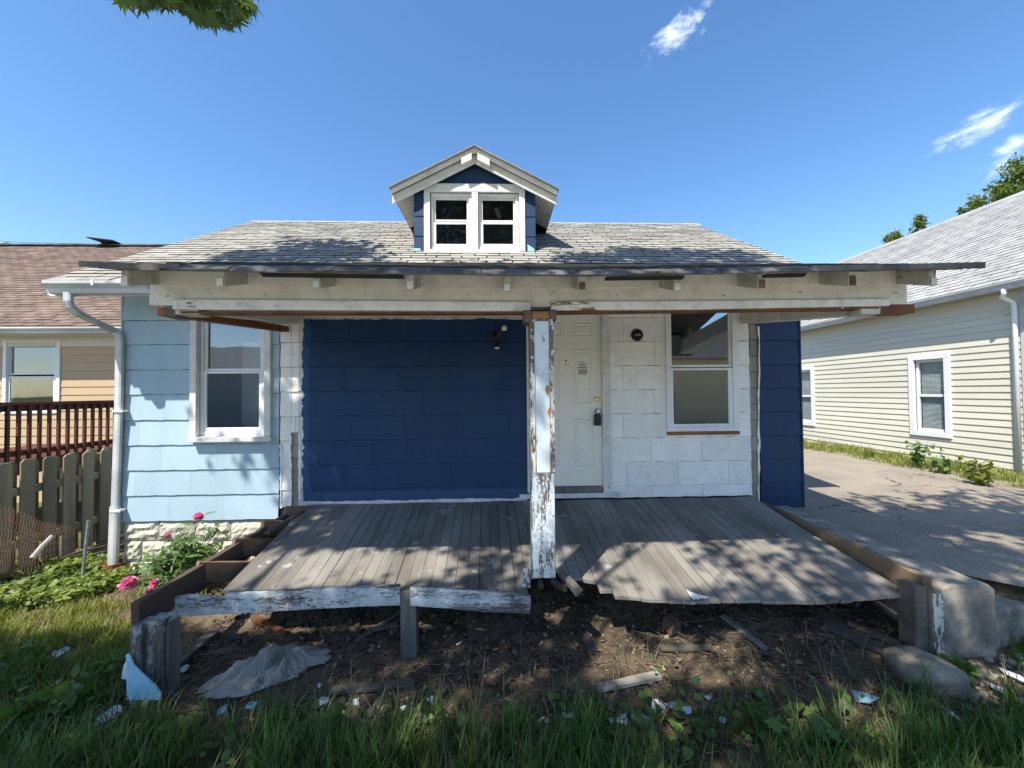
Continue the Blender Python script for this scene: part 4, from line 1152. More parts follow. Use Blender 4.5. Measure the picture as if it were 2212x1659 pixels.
# dark felt strip hanging under the tabs
for (xa, xb) in ((560, 870), (1310, 1480), (1655, 1745)):
    m = MB(); X0, X1 = at(xa, 590, YPE).x, at(xb, 590, YPE).x
    z0, z1 = z_eave(X0), z_eave(X1)
    m.hexa([(X0, YPE+0.03, z0-0.047), (X1, YPE+0.03, z1-0.047), (X1, YPE+0.045, z1-0.047), (X0, YPE+0.045, z0-0.047), (X0, YPE+0.0, z0-0.031), (X1, YPE+0.0, z1-0.031), (X1, YPE+0.045, z1-0.031), (X0, YPE+0.045, z0-0.031)])
    m.build('felt_strip', 'roof_felt', PR)

# ---- front beam of stacked boards
YBM = 2.88
def long_strip(name, mat, top, bot, x0, x1, yf, yb, seg=18, bevel=0.004, parent=PORCH):
    m = MB(); vs = []; fs = []
    for i in range(seg+1):
        px = x0 + (x1-x0)*i/seg
        a, b = at(px, pl(top, px), yf), at(px, pl(bot, px), yf)
        for z in (b.z, a.z):
            vs += [(a.x, yf, z), (a.x, yb, z)]
    for i in range(seg):
        a = i*4; b = a+4
        fs += [(a, b, b+2, a+2), (a+1, a+3, b+3, b+1), (a, a+1, b+1, b), (a+2, b+2, b+3, a+3)]
    fs += [(0, 2, 3, 1), (seg*4, seg*4+1, seg*4+3, seg*4+2)]
    m.add(vs, fs); return m.build(name, mat, parent, bevel=bevel)
BT = [(323, 578), (1100, 588), (1958, 580)]; BM = [(323, 659), (640, 664), (1100, 664), (1500, 660), (1958, 657)]
long_strip('beam', 'beam_paint', BT, BM, 323, 1958, YBM, YBM+0.10)
long_strip('frieze_board', 'beam_paint', [(330, 576), (1100, 586), (1950, 578)], [(330, 618), (1100, 625), (1950, 612)], 330, 1950, YBM-0.014, YBM-0.001)
long_strip('beam_strip', 'beam_strip_paint', [(372, 646), (1000, 651), (1145, 652)], [(372, 668), (1000, 671), (1145, 671)], 372, 1146, YBM-0.030, YBM-0.001, 12)
long_strip('beam_strip', 'beam_strip_paint', [(1190, 651), (1500, 650), (1923, 645)], [(1190, 670), (1500, 668), (1923, 660)], 1190, 1923, YBM-0.030, YBM-0.001, 12)
long_strip('beam_soffit', 'raw_brown_wood', [(345, 672), (1100, 673), (1940, 662)], [(345, 677), (1100, 676.5), (1940, 666)], 390, 1900, YBM+0.0, YBM+0.10)
# ---- rafter tails poking out under the eave
for i, px in enumerate((268, 478, 685, 886, 1095, 1256, 1462, 1646, 1836, 2018)):
    x_ = at(px, 605, 2.63).x; z0 = z_pr(x_, 2.63) - 0.036; h = 0.098 + random.uniform(-0.005, 0.008)
    w_ = 0.024; y0 = 2.63 + random.uniform(-0.015, 0.02); yb = YBM + 0.3
    zb = z_pr(x_, yb) - 0.036
    m = MB(); m.hexa([(x_-w_, y0, z0-h), (x_+w_, y0, z0-h), (x_+w_, yb, zb-h), (x_-w_, yb, zb-h), (x_-w_, y0-0.012, z0), (x_+w_, y0-0.012, z0), (x_+w_, yb, zb), (x_-w_, yb, zb)])
    rt = m.build('rafter_tail', 'tail_paint', PORCH, bevel=0.004)
    m = MB(); m.box(x_-w_+0.004, x_+w_-0.004, y0-0.016, y0-0.0125, z0-h*0.97, z0-h*random.uniform(0.30, 0.6)); m.build('end_grain', random.choice(('white_trim_up', 'rim_wood', 'white_trim_up')), rt)
for px in (365, 575, 790, 1012, 1195, 1330, 1560, 1725, 1930):      # old nails in the beam
    p = at(px, 634 + random.uniform(-4, 6), YBM-0.004)
    m = MB(); m.tube([p, p+Vector((0.004, -0.02, -0.004)), p+Vector((0.002, -0.026, -0.012))], 0.0025, 5); m.build('nail', 'black_plastic', PORCH)
# ---- side beams back to the wall
yb = YW - 0.02
def side_beam(x0, x1, zf, zb_, h, mat, name, y0=YBM+0.105):
    m = MB(); m.hexa([(x0, y0, zf), (x1, y0, zf), (x1, yb, zb_), (x0, yb, zb_), (x0, y0, zf+h), (x1, y0, zf+h), (x1, yb, zb_+h), (x0, yb, zb_+h)])
    return m.build(name, mat, PORCH, bevel=0.004)
xa, xb = at(613, 700, yb).x, at(647, 700, yb).x
side_beam(xa, xb, at(400, 674, 2.99).z, at(630, 700, yb).z, 0.20, 'beam_paint', 'side_beam')
side_beam(xa-0.04, xa+0.06, at(360, 683, 2.99).z, at(611, 717, yb).z, 0.065, 'raw_brown_wood', 'side_beam_board')
xa, xb = at(1601, 700, yb).x, at(1640, 700, yb).x
side_beam(xa, xb, at(1848, 678, 2.99).z, at(1601, 699, yb).z, 0.20, 'beam_paint', 'side_beam')
# end blocks under the beam
for (x0, x1, y0, y1, mt) in ((352, 380, 664, 684, 'rim_wood'), (378, 428, 664, 679, 'tail_paint'), (1860, 1902, 658, 678, 'tail_paint'), (1902, 1976, 657, 676, 'raw_brown_wood')):
    r = rect_px(x0, y0, x1, y1, YBM+0.005); m = MB(); m.box(r[0], r[1], YBM+0.004, YBM+0.13, r[2], r[3]); m.build('end_block', mt, PORCH, bevel=0.003)

# ---- the post
YP = 2.80
pb = at(1176, 1250, YP).z
X0, X1 = at(1147, 960, YP).x, at(1198, 960, YP).x
zt = at(1171, 690, YP).z; zm = at(1174, 1022, YP).z
m = MB(); m.box(X0+0.012, X1-0.012, YP+0.012, YP+0.15, pb, zt+0.03); POST = m.build('post', 'post_edge', PORCH)
m = MB(); m.box(X0+0.031, X1-0.031, YP+0.004, YP+0.0115, zm+0.004, zt-0.012); m.build('post_panel', 'post_paint', POST)
m = MB(); m.box(X0+0.004, X1-0.004, YP-0.006, YP+0.0115, pb+0.006, zm); m.build('post_panel', 'post_worn', POST, bevel=0.003)
for a, b in ((X0, X0+0.030), (X1-0.030, X1)):
    m = MB(); m.bar((a+0.015, YP+0.0015, zm+0.003), (a+0.015, YP+0.0015, zt), 0.0195, 0.0285, (1, 0, 0), 22, 0.0018); m.build('post_trim', 'post_edge', POST)
m = MB(); m.box(X0, X0+0.0118, YP+0.013, YP+0.155, pb+0.01, zt); m.build('post_side', 'post_edge', POST)
m = MB(); m.box(X1-0.0118, X1, YP+0.013, YP+0.155, pb+0.01, zt); m.build('post_side', 'post_edge', POST)
r = rect_px(1149, 673, 1186, 688, YP); m = MB(); m.box(r[0], r[1], YP-0.004, YP+0.15, r[2], r[3]); m.build('post_cap', 'raw_orange_wood', POST)
for q in ((1131, 671, 1147.5, 699), (1187.5, 669, 1202, 691)):
    r = rect_px(*q, YP-0.01); m = MB(); m.hexa([(r[0], YP-0.014, r[2]+0.012), (r[1], YP-0.014, r[2]), (r[1], YP+0.12, r[2]), (r[0], YP+0.12, r[2]+0.012), (r[0], YP-0.02, r[3]), (r[1], YP-0.02, r[3]), (r[1], YP+0.12, r[3]), (r[0], YP+0.12, r[3])]); m.build('cap_block', 'rim_wood', POST, bevel=0.003)
# peeling flakes on the post
for (px, py) in ((1181, 852), (1189, 845), (1186, 900), (1151, 985), (1153, 960)):
    p = at(px, py, YP-0.006); m = MB()
    m.prism([p, p+Vector((0.012, 0, 0.008)), p+Vector((0.016, -0.006, 0.05)), p+Vector((0.002, -0.010, 0.07)), p+Vector((-0.010, -0.002, 0.03))], (0, 0.003, 0)); m.build('wood_flake', 'raw_orange_wood', POST)

# ---- deck boards, each a part
ZD = at(1130, 1082, 4.6).z
BX0, BX1 = at(664, 1088, 4.6).x, at(1624, 1070, 4.6).x
FRONT = [(430, 1277), (456, 1277), (862, 1261), (864, 1266), (885, 1266), (1131, 1283), (1147, 1285), (1148, 1238), (1205, 1232), (1236, 1240), (1238, 1249), (1298, 1259), (1300, 1266), (1318, 1288), (1420, 1294), (1518, 1298), (1640, 1297), (1768, 1299), (1898, 1291), (1958, 1284), (2100, 1280)]
NB = 55
def deck_slope(f): return 0.150 - 0.02*f
deck_pts = []
for k in range(NB):
    f0, f1 = k/NB, (k+1)/NB
    g = 0.0042 + (0.004 if random.random() < 0.15 else 0)
    xa, xb = BX0 + (BX1-BX0)*f0 + g/2, BX0 + (BX1-BX0)*f1 - g/2
    fm = (f0+f1)/2; s_ = deck_slope(fm); skew = 0.05*(1-fm)
    if 0.385 < fm < 0.41: s_ += 0.012
    def pt(x, y): return Vector((x + skew*(4.6-y)*(1.0 if fm < 0.5 else 0.4), y, ZD - s_*(4.6-y) - 0.03*max(0, 0.2-abs(fm-0.47))*(4.6-y)))
    def front_y(x):
        y = 3.75
        while y > 2.5:
            q = proj(pt(x, y))
            if q[1] >= pl(FRONT, q[0]): break
            y -= 0.003
        return y
    jr = random.uniform(-0.004, 0.005)
    ya_, yb_ = front_y(xa + 0.004) + jr, front_y(xb - 0.004) + jr
    if abs(ya_ - yb_) > 0.07: ya_ = yb_ = front_y((xa+xb)/2) + jr
    y = (ya_ + yb_)/2
    dzj = random.uniform(-0.0015, 0.0015)
    seg = 5; m = MB(); vs = []; fs = []
    for i in range(seg+1):
        yy = 4.60 + (y-4.60)*i/seg
        sagj = 0.004*math.sin(i*1.7+k*0.6)
        for xx in (xa, xb):
            p = pt(xx, yy); wob = random.uniform(-0.0008, 0.0008)
            ye_ = yy if i < seg else (ya_ if xx == xa else yb_)
            if i == seg: p = pt(xx, ye_)
            vs += [(p.x+wob, ye_, p.z+dzj+sagj), (p.x+wob, ye_, p.z+dzj+sagj-0.022)]
    for i in range(seg):
        a = i*4; b = a+4
        fs += [(a, b, b+2, a+2), (a+1, a+3, b+3, b+1), (a, a+1, b+1, b), (a+2, b+2, b+3, a+3)]
    fs += [(0, 2, 3, 1), (seg*4, seg*4+1, seg*4+3, seg*4+2)]
    m.add(vs, fs); m.build('deck_board', 'deck_wood', PORCH)
    deck_pts.append((fm, y, pt((xa+xb)/2, y)))
# ---- frame of the deck
a, b = at(640, 1097, 4.56), at(292, 1302, 2.72)
dn = Vector((0, 0, -0.095))
m = MB(); m.bar(a+dn, b+dn, 0.05, 0.19, seg=8, jit=0.003); m.build('rim_joist', 'rim_wood', PORCH, bevel=0.004)
for (l, r) in (((411, 1214, 3.22), (560, 1214, 3.62)), ((493, 1164, 3.62), (628, 1164, 4.1)), ((557, 1125, 3.98), (650, 1125, 4.42)), ((607, 1094, 4.36), (690, 1094, 4.585))):
    p, q = at(*l), at(*r); p.x += 0.03
    m = MB(); m.bar(p+Vector((0, 0, -0.075)), q+Vector((0.0, 0, -0.075)), 0.045, 0.15, seg=4, jit=0.002); m.build('floor_joist', 'joist_wood', PORCH, bevel=0.004)
p, q = at(655, 1106, 4.3), at(576, 1152, 3.75); m = MB(); m.bar(p+Vector((0, 0, 0.01)), q, 0.045, 0.022); m.build('loose_deck_board', 'deck_wood_dark', PORCH, bevel=0.003)
a, b = at(1643, 1083, 4.56), at(2003, 1246, 2.74)
m = MB(); m.bar(a+dn, b+dn, 0.06, 0.19, seg=8, jit=0.003); m.build('rim_joist', 'rim_wood_right', PORCH, bevel=0.005)
# ledger and hidden joists under the boards
m = MB(); m.box(BX0+0.05, BX1+0.05, 4.565, 4.605, ZD-0.19, ZD-0.026); m.build('ledger', 'rim_wood', PORCH)
for yy in (4.2, 3.7):
    m = MB(); m.box(BX0+0.55, BX1-0.15, yy-0.02, yy+0.02, ZD-0.16*(4.6-yy)-0.20, ZD-0.16*(4.6-yy)-0.038); m.build('floor_joist', 'joist_wood', PORCH)
# ---- peeling boards at the front edge
def px_plate(name, mat, pts, Y, th, parent=PORCH, bevel=0.004):
    m = MB(); m.prism([at(x, y, Y) for x, y in pts], (0, th, 0)); return m.build(name, mat, parent, bevel=bevel)
px_plate('fascia_board', 'fascia_worn', [(338, 1326), (352, 1318), (356, 1311), (371, 1306), (375, 1290), (400, 1287), (440, 1289), (470, 1292), (483, 1290), (491, 1284), (560, 1281), (700, 1274), (863, 1265), (864, 1308), (780, 1311), (688, 1316), (560, 1323), (430, 1330), (360, 1334), (340, 1333)], 2.985, 0.035)
px_plate('fascia_board', 'fascia_worn', [(886, 1269), (960, 1272), (1060, 1280), (1131, 1288), (1146, 1290), (1147, 1308), (1144, 1326), (1051, 1323), (960, 1315), (886, 1309)], 2.955, 0.035)
p, q = at(884, 1271, 3.04), at(886, 1428, 3.0); m = MB(); m.bar(p, q + Vector((0, 0, -0.06)), 0.115, 0.09, (0, 1, 0), 4, 0.003); m.build('stub_post', 'old_wood_grey', PORCH, bevel=0.004)
# broken bits around the foot of the post
p = at(1140, 1228, 2.93); m = MB(); m.bar(p, at(1137, 1268, 2.88), 0.06, 0.03, (0, 1, 0), 3, 0.004); m.build('broken_board', 'post_worn', PORCH)
for (a, b, w_) in (((1211, 1236, 3.0), (1252, 1282, 2.84), 0.05), ((1192, 1254, 3.0), (1222, 1272, 2.86), 0.03), ((1166, 1254, 2.98), (1170, 1272, 2.94), 0.03)):
    m = MB(); m.bar(at(*a), at(*b), w_, 0.045, (0, 0, 1), 3, 0.003); m.build('broken_board', 'deck_wood_dark' if w_ < 0.04 else 'old_wood_grey', PORCH, bevel=0.003)
# ---- corner posts
def corner(name, faces):
    pass
r = rect_px(311, 1336, 352, 1489, 2.62); lp = MB(); lp.box(r[0], r[1], 2.62, 2.73, -0.2, r[3]-0.02); LP = lp.build('corner_post', 'corner_post_worn', PORCH, bevel=0.006)
r2 = rect_px(285, 1341, 309, 1489, 2.60); m = MB(); m.box(r2[0], r2[1], 2.585, 2.615, -0.2, r2[3]-0.03); m.build('post_board', 'corner_post_worn', LP, bevel=0.004)
m = MB(); m.box(r2[0]+0.004, r[0]-0.004, 2.63, 2.72, -0.2, r[3]-0.035); m.build('post_board', 'old_wood_grey', LP)
m = MB(); m.box(r[1]+0.002, r[1]+0.02, 2.64, 2.735, -0.2, r[3]-0.055); m.build('post_board', 'old_wood_grey', LP)
r = rect_px(1979, 1268, 2006, 1406, 2.70); m = MB(); m.box(r[0]-0.0, r[1], 2.70, 2.83, -0.1, r[3]); RP = m.build('corner_post', 'loose_plank', PORCH, bevel=0.008)
for (q, yy, mt) in (((2008, 1270, 2019, 1406), 2.69, 'loose_plank'), ((2019, 1284, 2035, 1406), 2.675, 'post_edge'), ((2031, 1284, 2040, 1406), 2.69, 'fascia_worn')):
    r = rect_px(*q, yy); m = MB(); m.box(r[0], r[1]-0.001, yy, yy+0.02, -0.1, r[3]); m.build('post_board', mt, RP, bevel=0.003)
# curled paint flakes standing off the worn faces
def flakes(name, parent, spots, mat='paint_chip', seed=3):
    rng = np.random.default_rng(seed); V = []; Fc = []
    for (x, y, z) in spots:
        w, h, c = rng.uniform(0.003, 0.008), rng.uniform(0.004, 0.013), rng.uniform(0.002, 0.006); a = rng.uniform(-0.5, 0.5); k = len(V)
        for (u, v, d) in ((-1, -1, 0), (1, -1, 0), (1, 0, 0.35), (-1, 0, 0.35), (1, 1, 1), (-1, 1, 1)):
            uu, vv = u*w*(1 - 0.25*abs(v)), v*h
            V.append((x + uu*math.cos(a) - vv*math.sin(a), y - d*c - 0.0015, z + uu*math.sin(a) + vv*math.cos(a)))
        Fc += [(k, k+1, k+2, k+3), (k+3, k+2, k+4, k+5)]
    return obj_np(name, np.array(V), np.array(Fc), mat, parent, kind='stuff')
rngf = np.random.default_rng(4)
flakes('paint_flakes', POST, [(rngf.uniform(X0+0.01, X1-0.01), YP-0.006, rngf.uniform(pb+0.02, zm)) for _ in range(60)] + [(random.choice((X0+0.012, X1-0.012)) + rngf.normal(0, 0.006), YP-0.0085, rngf.uniform(zm, zt)) for _ in range(45)])
sp = []
for _ in range(90):
    px = rngf.uniform(380, 1910)
    if 1146 < px < 1190: continue
    p = at(px, 659 + rngf.uniform(-6, 5), YBM-0.030); sp.append((p.x, YBM-0.030, p.z))
for _ in range(120):
    p = at(rngf.uniform(360, 860), 0, 2.985); q = proj(p); px = q[0]; p = at(px, pl([(360, 1318), (860, 1287)], px) + rngf.uniform(-16, 16), 2.985); sp.append((p.x, 2.985, p.z))
flakes('paint_flakes', PORCH, sp, seed=6)
# white splash of spilt paint at the deck edge
pdk = [(1480, 1273), (1492, 1277), (1526, 1287), (1520, 1290), (1508, 1291), (1495, 1288)]
# ------------------------------------------------------------------ tan house on the left
YN = 7.9
TAN = thing('tan_house', 'tan clapboard neighbour house with brown shingle roof behind the picket fence', 'house', (-9.5, 8.0, 0))
TX0, TX1 = -18.4, -6.3
zE = at(120, 712, YN-0.35).z
win_o = rect_px(7, 735, 130, 893, YN-0.02)
win_g = [rect_px(21, 741, 115, 806, YN), rect_px(21, 816, 115, 884, YN)]
m = MB()
for r in cut((TX0, TX1, -0.3, zE), [(win_o[0]+0.05, win_o[1]-0.05, win_o[2]+0.05, win_o[3]-0.05)]): m.box(r[0], r[1], YN, YN+0.12, r[2], r[3])
m.box(TX1-0.12, TX1, YN+0.121, 18, -0.3, zE); m.box(TX0, TX1, 18, 18.1, -0.3, zE)
m.build('wall', 'tan_clapboard', TAN)
m = MB(); m.box(TX0+0.1, TX1-0.2, YN+1.6, YN+1.65, 0, zE); m.build('room_wall', 'room_dark', TAN)
frz = at(120, 749, YN).z
z = frz; sp = (at(200, 749, YN).z - at(200, 766.3, YN).z)
k = 0
while z > 0.55:
    for r in cut((TX0, TX1, z-sp, z), [win_o]):
        m = MB(); m.hexa([(r[0], YN-0.018, r[2]), (r[1], YN-0.018, r[2]), (r[1], YN-0.001, r[2]), (r[0], YN-0.001, r[2]), (r[0], YN-0.006, r[3]), (r[1], YN-0.006, r[3]), (r[1], YN-0.001, r[3]), (r[0], YN-0.001, r[3])])
        m.build('clapboard', 'tan_clapboard', TAN)
    z -= sp
m = MB(); m.box(TX0, TX1, YN-0.025, YN-0.0005, frz, zE-0.02); m.build('frieze', 'cream_trim', TAN)
w = sash_window('window', TAN, (win_o[0]+0.06, win_o[1]-0.06, win_o[2]+0.05, win_o[3]-0.03), win_g, YN-0.01, 0.08, 'vinyl_white')
m = MB(); frame_strips(m, win_o, (win_o[0]+0.062, win_o[1]-0.062, win_o[2]+0.052, win_o[3]-0.032), YN-0.035, YN-0.006); m.build('casing', 'vinyl_white', w)
m = MB(); m.box(TX1-0.09, TX1+0.01, YN-0.03, YN-0.0201, 0.4, frz); m.build('corner_board', 'cream_trim', TAN)
# roof
ye, yr = YN-0.38, 13.2
zr = at(120, 532, yr).z
m = MB(); ze = zE+0.05
for (ya, yb2) in ((ye, yr), (2*yr-ye, yr)):
    m.hexa([(TX0-0.3, ya, ze-0.12), (TX1+0.25, ya, ze-0.12), (TX1+0.25, yb2, zr-0.12), (TX0-0.3, yb2, zr-0.12), (TX0-0.3, ya, ze), (TX1+0.25, ya, ze), (TX1+0.25, yb2, zr), (TX0-0.3, yb2, zr)])
TR = m.build('roof', 'roof_felt', TAN)
vup = Vector((0, yr-ye, zr-ze))
xs0 = at(-40, 620, 9).x - 2.2
roof_shingles(TR, (-18.5, ye-0.02, ze+0.002), (1, 0, 0), vup, TX1+0.25+18.5, vup.length-0.02, 0.142, 0.30, 'brown_shingle', 'shingle', 300, thick=0.012, jit=0.012)
m = MB(); m.box(-18.5, TX1+0.25, yr-0.12, yr+0.12, zr+0.0, zr+0.04); m.build('ridge_cap', 'eave_shingle', TR)
gutter(TAN, TX0, TX1+0.25, ye-0.005, at(120, 706, ye-0.1).z, 'gutter_metal')
m = MB(); m.box(TX0, TX1+0.2, ye+0.0, YN-0.03, zE-0.09, zE-0.075); m.build('soffit', 'cream_trim', TAN)
p = at(238, 530, yr); rv = MB()
rv.hexa([(p.x-0.10, yr-0.2, zr+0.02), (p.x+0.10, yr-0.2, zr+0.02), (p.x+0.10, yr+0.2, zr+0.02), (p.x-0.10, yr+0.2, zr+0.02), (p.x-0.10, yr-0.2, zr+0.10), (p.x+0.10, yr-0.2, zr+0.10), (p.x+0.10, yr+0.2, zr+0.10), (p.x-0.10, yr+0.2, zr+0.10)])
rv.hexa([(p.x-0.30, yr-0.45, zr+0.11), (p.x+0.38, yr-0.35, zr+0.06), (p.x+0.38, yr+0.3, zr+0.06), (p.x-0.30, yr+0.2, zr+0.14), (p.x-0.30, yr-0.45, zr+0.14), (p.x+0.38, yr-0.35, zr+0.09), (p.x+0.38, yr+0.3, zr+0.09), (p.x-0.30, yr+0.2, zr+0.17)])
rv.build('roof_vent', 'roof_felt', TR)
p = at(13, 530, yr+0.6); MB().lathe((p.x, yr+0.6, zr-0.5), (0, 0, 1), [(0, 0.085), (0.70, 0.085), (0.70, 0.03), (0.80, 0.03), (0.80, 0.10), (0.83, 0.10)], 14).build('vent_pipe', 'gutter_metal', TR)

# deck with red-brown railing in front of it
XD = -6.75
DK = thing('wooden_deck', 'red brown stained wooden deck with baluster railing beside the tan house', 'deck', (XD-0.7, 6.6, 0))
yA = 5.55
zR = at_x(20, 869, XD).z; zF = at_x(60, 990, XD).z
m = MB(); m.box(XD-1.9, XD+0.02, yA-0.03, YN-0.03, zF-0.22, zF-0.045); m.build('deck_frame', 'red_stain_wood', DK)
for i in range(16):
    y0 = yA + i*0.145
    m = MB(); m.box(XD-1.9, XD+0.06, y0, min(y0+0.138, YN-0.03), zF-0.04, zF-0.012); m.build('deck_plank', 'red_stain_wood', DK)
m = MB(); m.box(XD-0.07, XD+0.07, yA-0.09, yA+0.05, -0.2, zR+0.02); m.build('post', 'red_stain_wood', DK, bevel=0.006)
m = MB(); m.box(XD-0.05, XD+0.05, YN-0.15, YN-0.035, -0.2, zR-0.045); m.build('post', 'red_stain_wood', DK)
m = MB(); m.box(XD-0.075, XD+0.075, yA+0.051, YN-0.036, zR-0.04, zR); m.build('top_rail', 'red_stain_wood', DK, bevel=0.005)
m = MB(); m.box(XD-0.02, XD+0.02, yA+0.051, YN-0.16, zR-0.13, zR-0.042); m.build('top_rail', 'red_stain_wood', DK)
m = MB(); m.box(XD-0.02, XD+0.02, yA+0.051, YN-0.16, zF+0.05, zF+0.13); m.build('bottom_rail', 'red_stain_wood', DK)
m = MB(); m.box(XD-1.9, XD-0.08, yA-0.05, yA+0.02, zR-0.04, zR); m.build('top_rail', 'red_stain_wood', DK)
y = yA + 0.15
while y < YN-0.2:
    m = MB(); m.box(XD+0.021, XD+0.055, y, y+0.036, zF-0.02, zR-0.05); m.build('baluster', 'red_stain_wood', DK); y += 0.128
x = XD-0.2
while x > XD-1.9:
    m = MB(); m.box(x, x+0.036, yA-0.04, yA-0.005, zF-0.02, zR-0.05); m.build('baluster', 'red_stain_wood', DK); x -= 0.13

# ------------------------------------------------------------------ picket fence
XF = -5.35
FE = thing('picket_fence', 'weathered grey wooden shadowbox fence with dog-eared pickets left of the house', 'fence', (XF, 5.2, -0.1))
def picket(x, y, top, w=0.14, mat='picket_wood'):
    m = MB(); c = 0.03; b = -0.05
    tilt = random.uniform(-0.01, 0.01)
    pts = [(x, y, b), (x, y+w, b), (x, y+w+tilt, top-c), (x, y+w-c+tilt, top), (x, y+c+tilt, top), (x, y+tilt, top-c)]
    m.prism(pts, (0.019, 0, 0)); m.build('picket', mat, FE, bevel=0.002)
zT = at_x(64, 992, XF).z
yy = 3.55
i = 0
while yy < 7.2:
    picket(XF+0.021, yy, zT + random.uniform(-0.015, 0.015)); picket(XF-0.060, yy+0.112, zT + random.uniform(-0.02, 0.01)); yy += 0.222
for zc in (0.22, 0.80):
    m = MB(); m.box(XF-0.040, XF+0.020, 3.4, 7.3, zc, zc+0.085); m.build('rail', 'picket_wood', FE)
for y_ in (3.55, 5.6):
    m = MB(); m.box(XF-0.15, XF-0.062, y_, y_+0.09, -0.2, zT-0.06); m.build('post', 'picket_wood', FE)

# rusty chain link fence piece leaning in the ivy
def chain_link():
    m = MB()
    A, B, C_, D = at(-60, 1088, 4.05), at(186, 1145, 4.55), at(170, 1205, 4.5), at(-60, 1258, 3.75)
    nu, nv = 30, 13
    def P_(u, v):
        p = A.lerp(B, u).lerp(D.lerp(C_, u), v)
        return p + Vector((0, 0.06*math.sin(u*5+v*2), 0.03*math.sin(u*9)))
    for s0 in range(nu):
        for dr in (1, -1):
            pts = []
            for j in range(nv+1):
                u = (s0 + 0.5*(j % 2)*dr + (0.5 if dr < 0 else 0))/nu
                if u > 1: u = 1
                p = P_(u, j/nv); pts.append(p + Vector((0, 0.003*dr, 0)))
            m.tube(pts, 0.0017, 3, cap=False)
    return m.build('chain_link_fence', 'rusty_wire', label='rusty chain link fence piece slumped in front of the picket fence', cat='fence')
chain_link()
p, q = at(191, 1124, 4.35), at(179, 1222, 4.3)
m = MB(); m.tube([q+Vector((0, 0, -0.1)), p], 0.014, 8); m.build('metal_stake', 'galvanised', label='thin grey metal stake leaning in the ivy', cat='stake')
p, q = at(113, 1158, 4.0), at(70, 1206, 3.85)
m = MB(); m.tube([p, p.lerp(q, 0.5)+Vector((0, 0, 0.01)), q], [0.02, 0.022, 0.026], 8); m.build('pale_stick', 'old_shake', label='short pale stick lying against the rusty chain link', cat='stick')

# ------------------------------------------------------------------ cream house on the right
XN = 8.45
CH = thing('cream_house', 'cream vinyl sided neighbour house with pale grey roof across the driveway', 'house', (11, 11, 0.4))
YN0 = at_x(2222, 800, XN).y
YN1 = 21.0
zb0 = 0.5*(at_x(1731, 958, XN).z + at_x(2138, 1016, XN).z)
XG = XN - 0.24
zG = 0.5*(at_x(2212, 603, XG).z + at_x(1725, 708, XG).z)
zEv = zG - 0.06
def win_x(x0, y0, x1, y1):      # photo box on the wall plane -> (ya, yb, z0, z1)
    ya, yb3 = at_x(x1, 0.5*(y0+y1), XN).y, at_x(x0, 0.5*(y0+y1), XN).y
    xm = 0.5*(x0+x1)
    return (ya, yb3, at_x(xm, y1, XN).z, at_x(xm, y0, XN).z)
CW = [win_x(1967, 765, 2057, 943), win_x(1712, 792, 1761, 918)]
CG = [win_x(1988, 778, 2045, 929), win_x(1722, 798, 1757, 911)]
m = MB()
for r in cut((YN0, YN1, zb0-0.6, zEv), [(c[0]+0.06, c[1]-0.06, c[2]+0.06, c[3]-0.06) for c in CW]): m.box(XN, XN+0.12, r[0], r[1], r[2], r[3])
m.box(XN+0.121, XN+8, YN0, YN0+0.12, zb0-0.6, zEv)
m.box(XN+0.121, XN+8, YN1-0.12, YN1, zb0-0.6, zEv)
m.build('wall', 'cream_vinyl', CH)
m = MB(); m.box(XN+0.02, XN+0.10, YN0+0.02, YN1, zb0-0.7, zb0-0.0); m.build('foundation', 'concrete', CH)
z = zb0; sp = 0.116
while z < zEv - 0.02:
    zt_ = min(z+sp, zEv)
    o_ = random.uniform(0, 3.6); sg = []; ya_ = YN0+0.06
    while ya_ < YN1:
        yb_ = min(YN1, ya_ + (o_ if ya_ < YN0+0.1 and o_ > 0.3 else 3.66)); sg += cut((ya_, yb_-0.0025, z, zt_), CW); ya_ = yb_
    for r in sg:
        m = MB(); m.hexa([(XN-0.020, r[0], r[2]), (XN-0.020, r[1], r[2]), (XN-0.001, r[1], r[2]), (XN-0.001, r[0], r[2]), (XN-0.005, r[0], r[3]), (XN-0.005, r[1], r[3]), (XN-0.001, r[1], r[3]), (XN-0.001, r[0], r[3])])
        m.build('clapboard', 'cream_vinyl', CH)
    z += sp
m = MB(); m.box(XN-0.03, XN+0.06, YN0-0.03, YN0+0.06, zb0, zEv); m.build('corner_board', 'fascia_grey_white', CH)
def frame_x(m, o, i, x0, x1):
    m.box(x0, x1, o[0], o[1], o[2], i[2]); m.box(x0, x1, o[0], o[1], i[3], o[3]); m.box(x0, x1, o[0], i[0], i[2], i[3]); m.box(x0, x1, i[1], o[1], i[2], i[3])
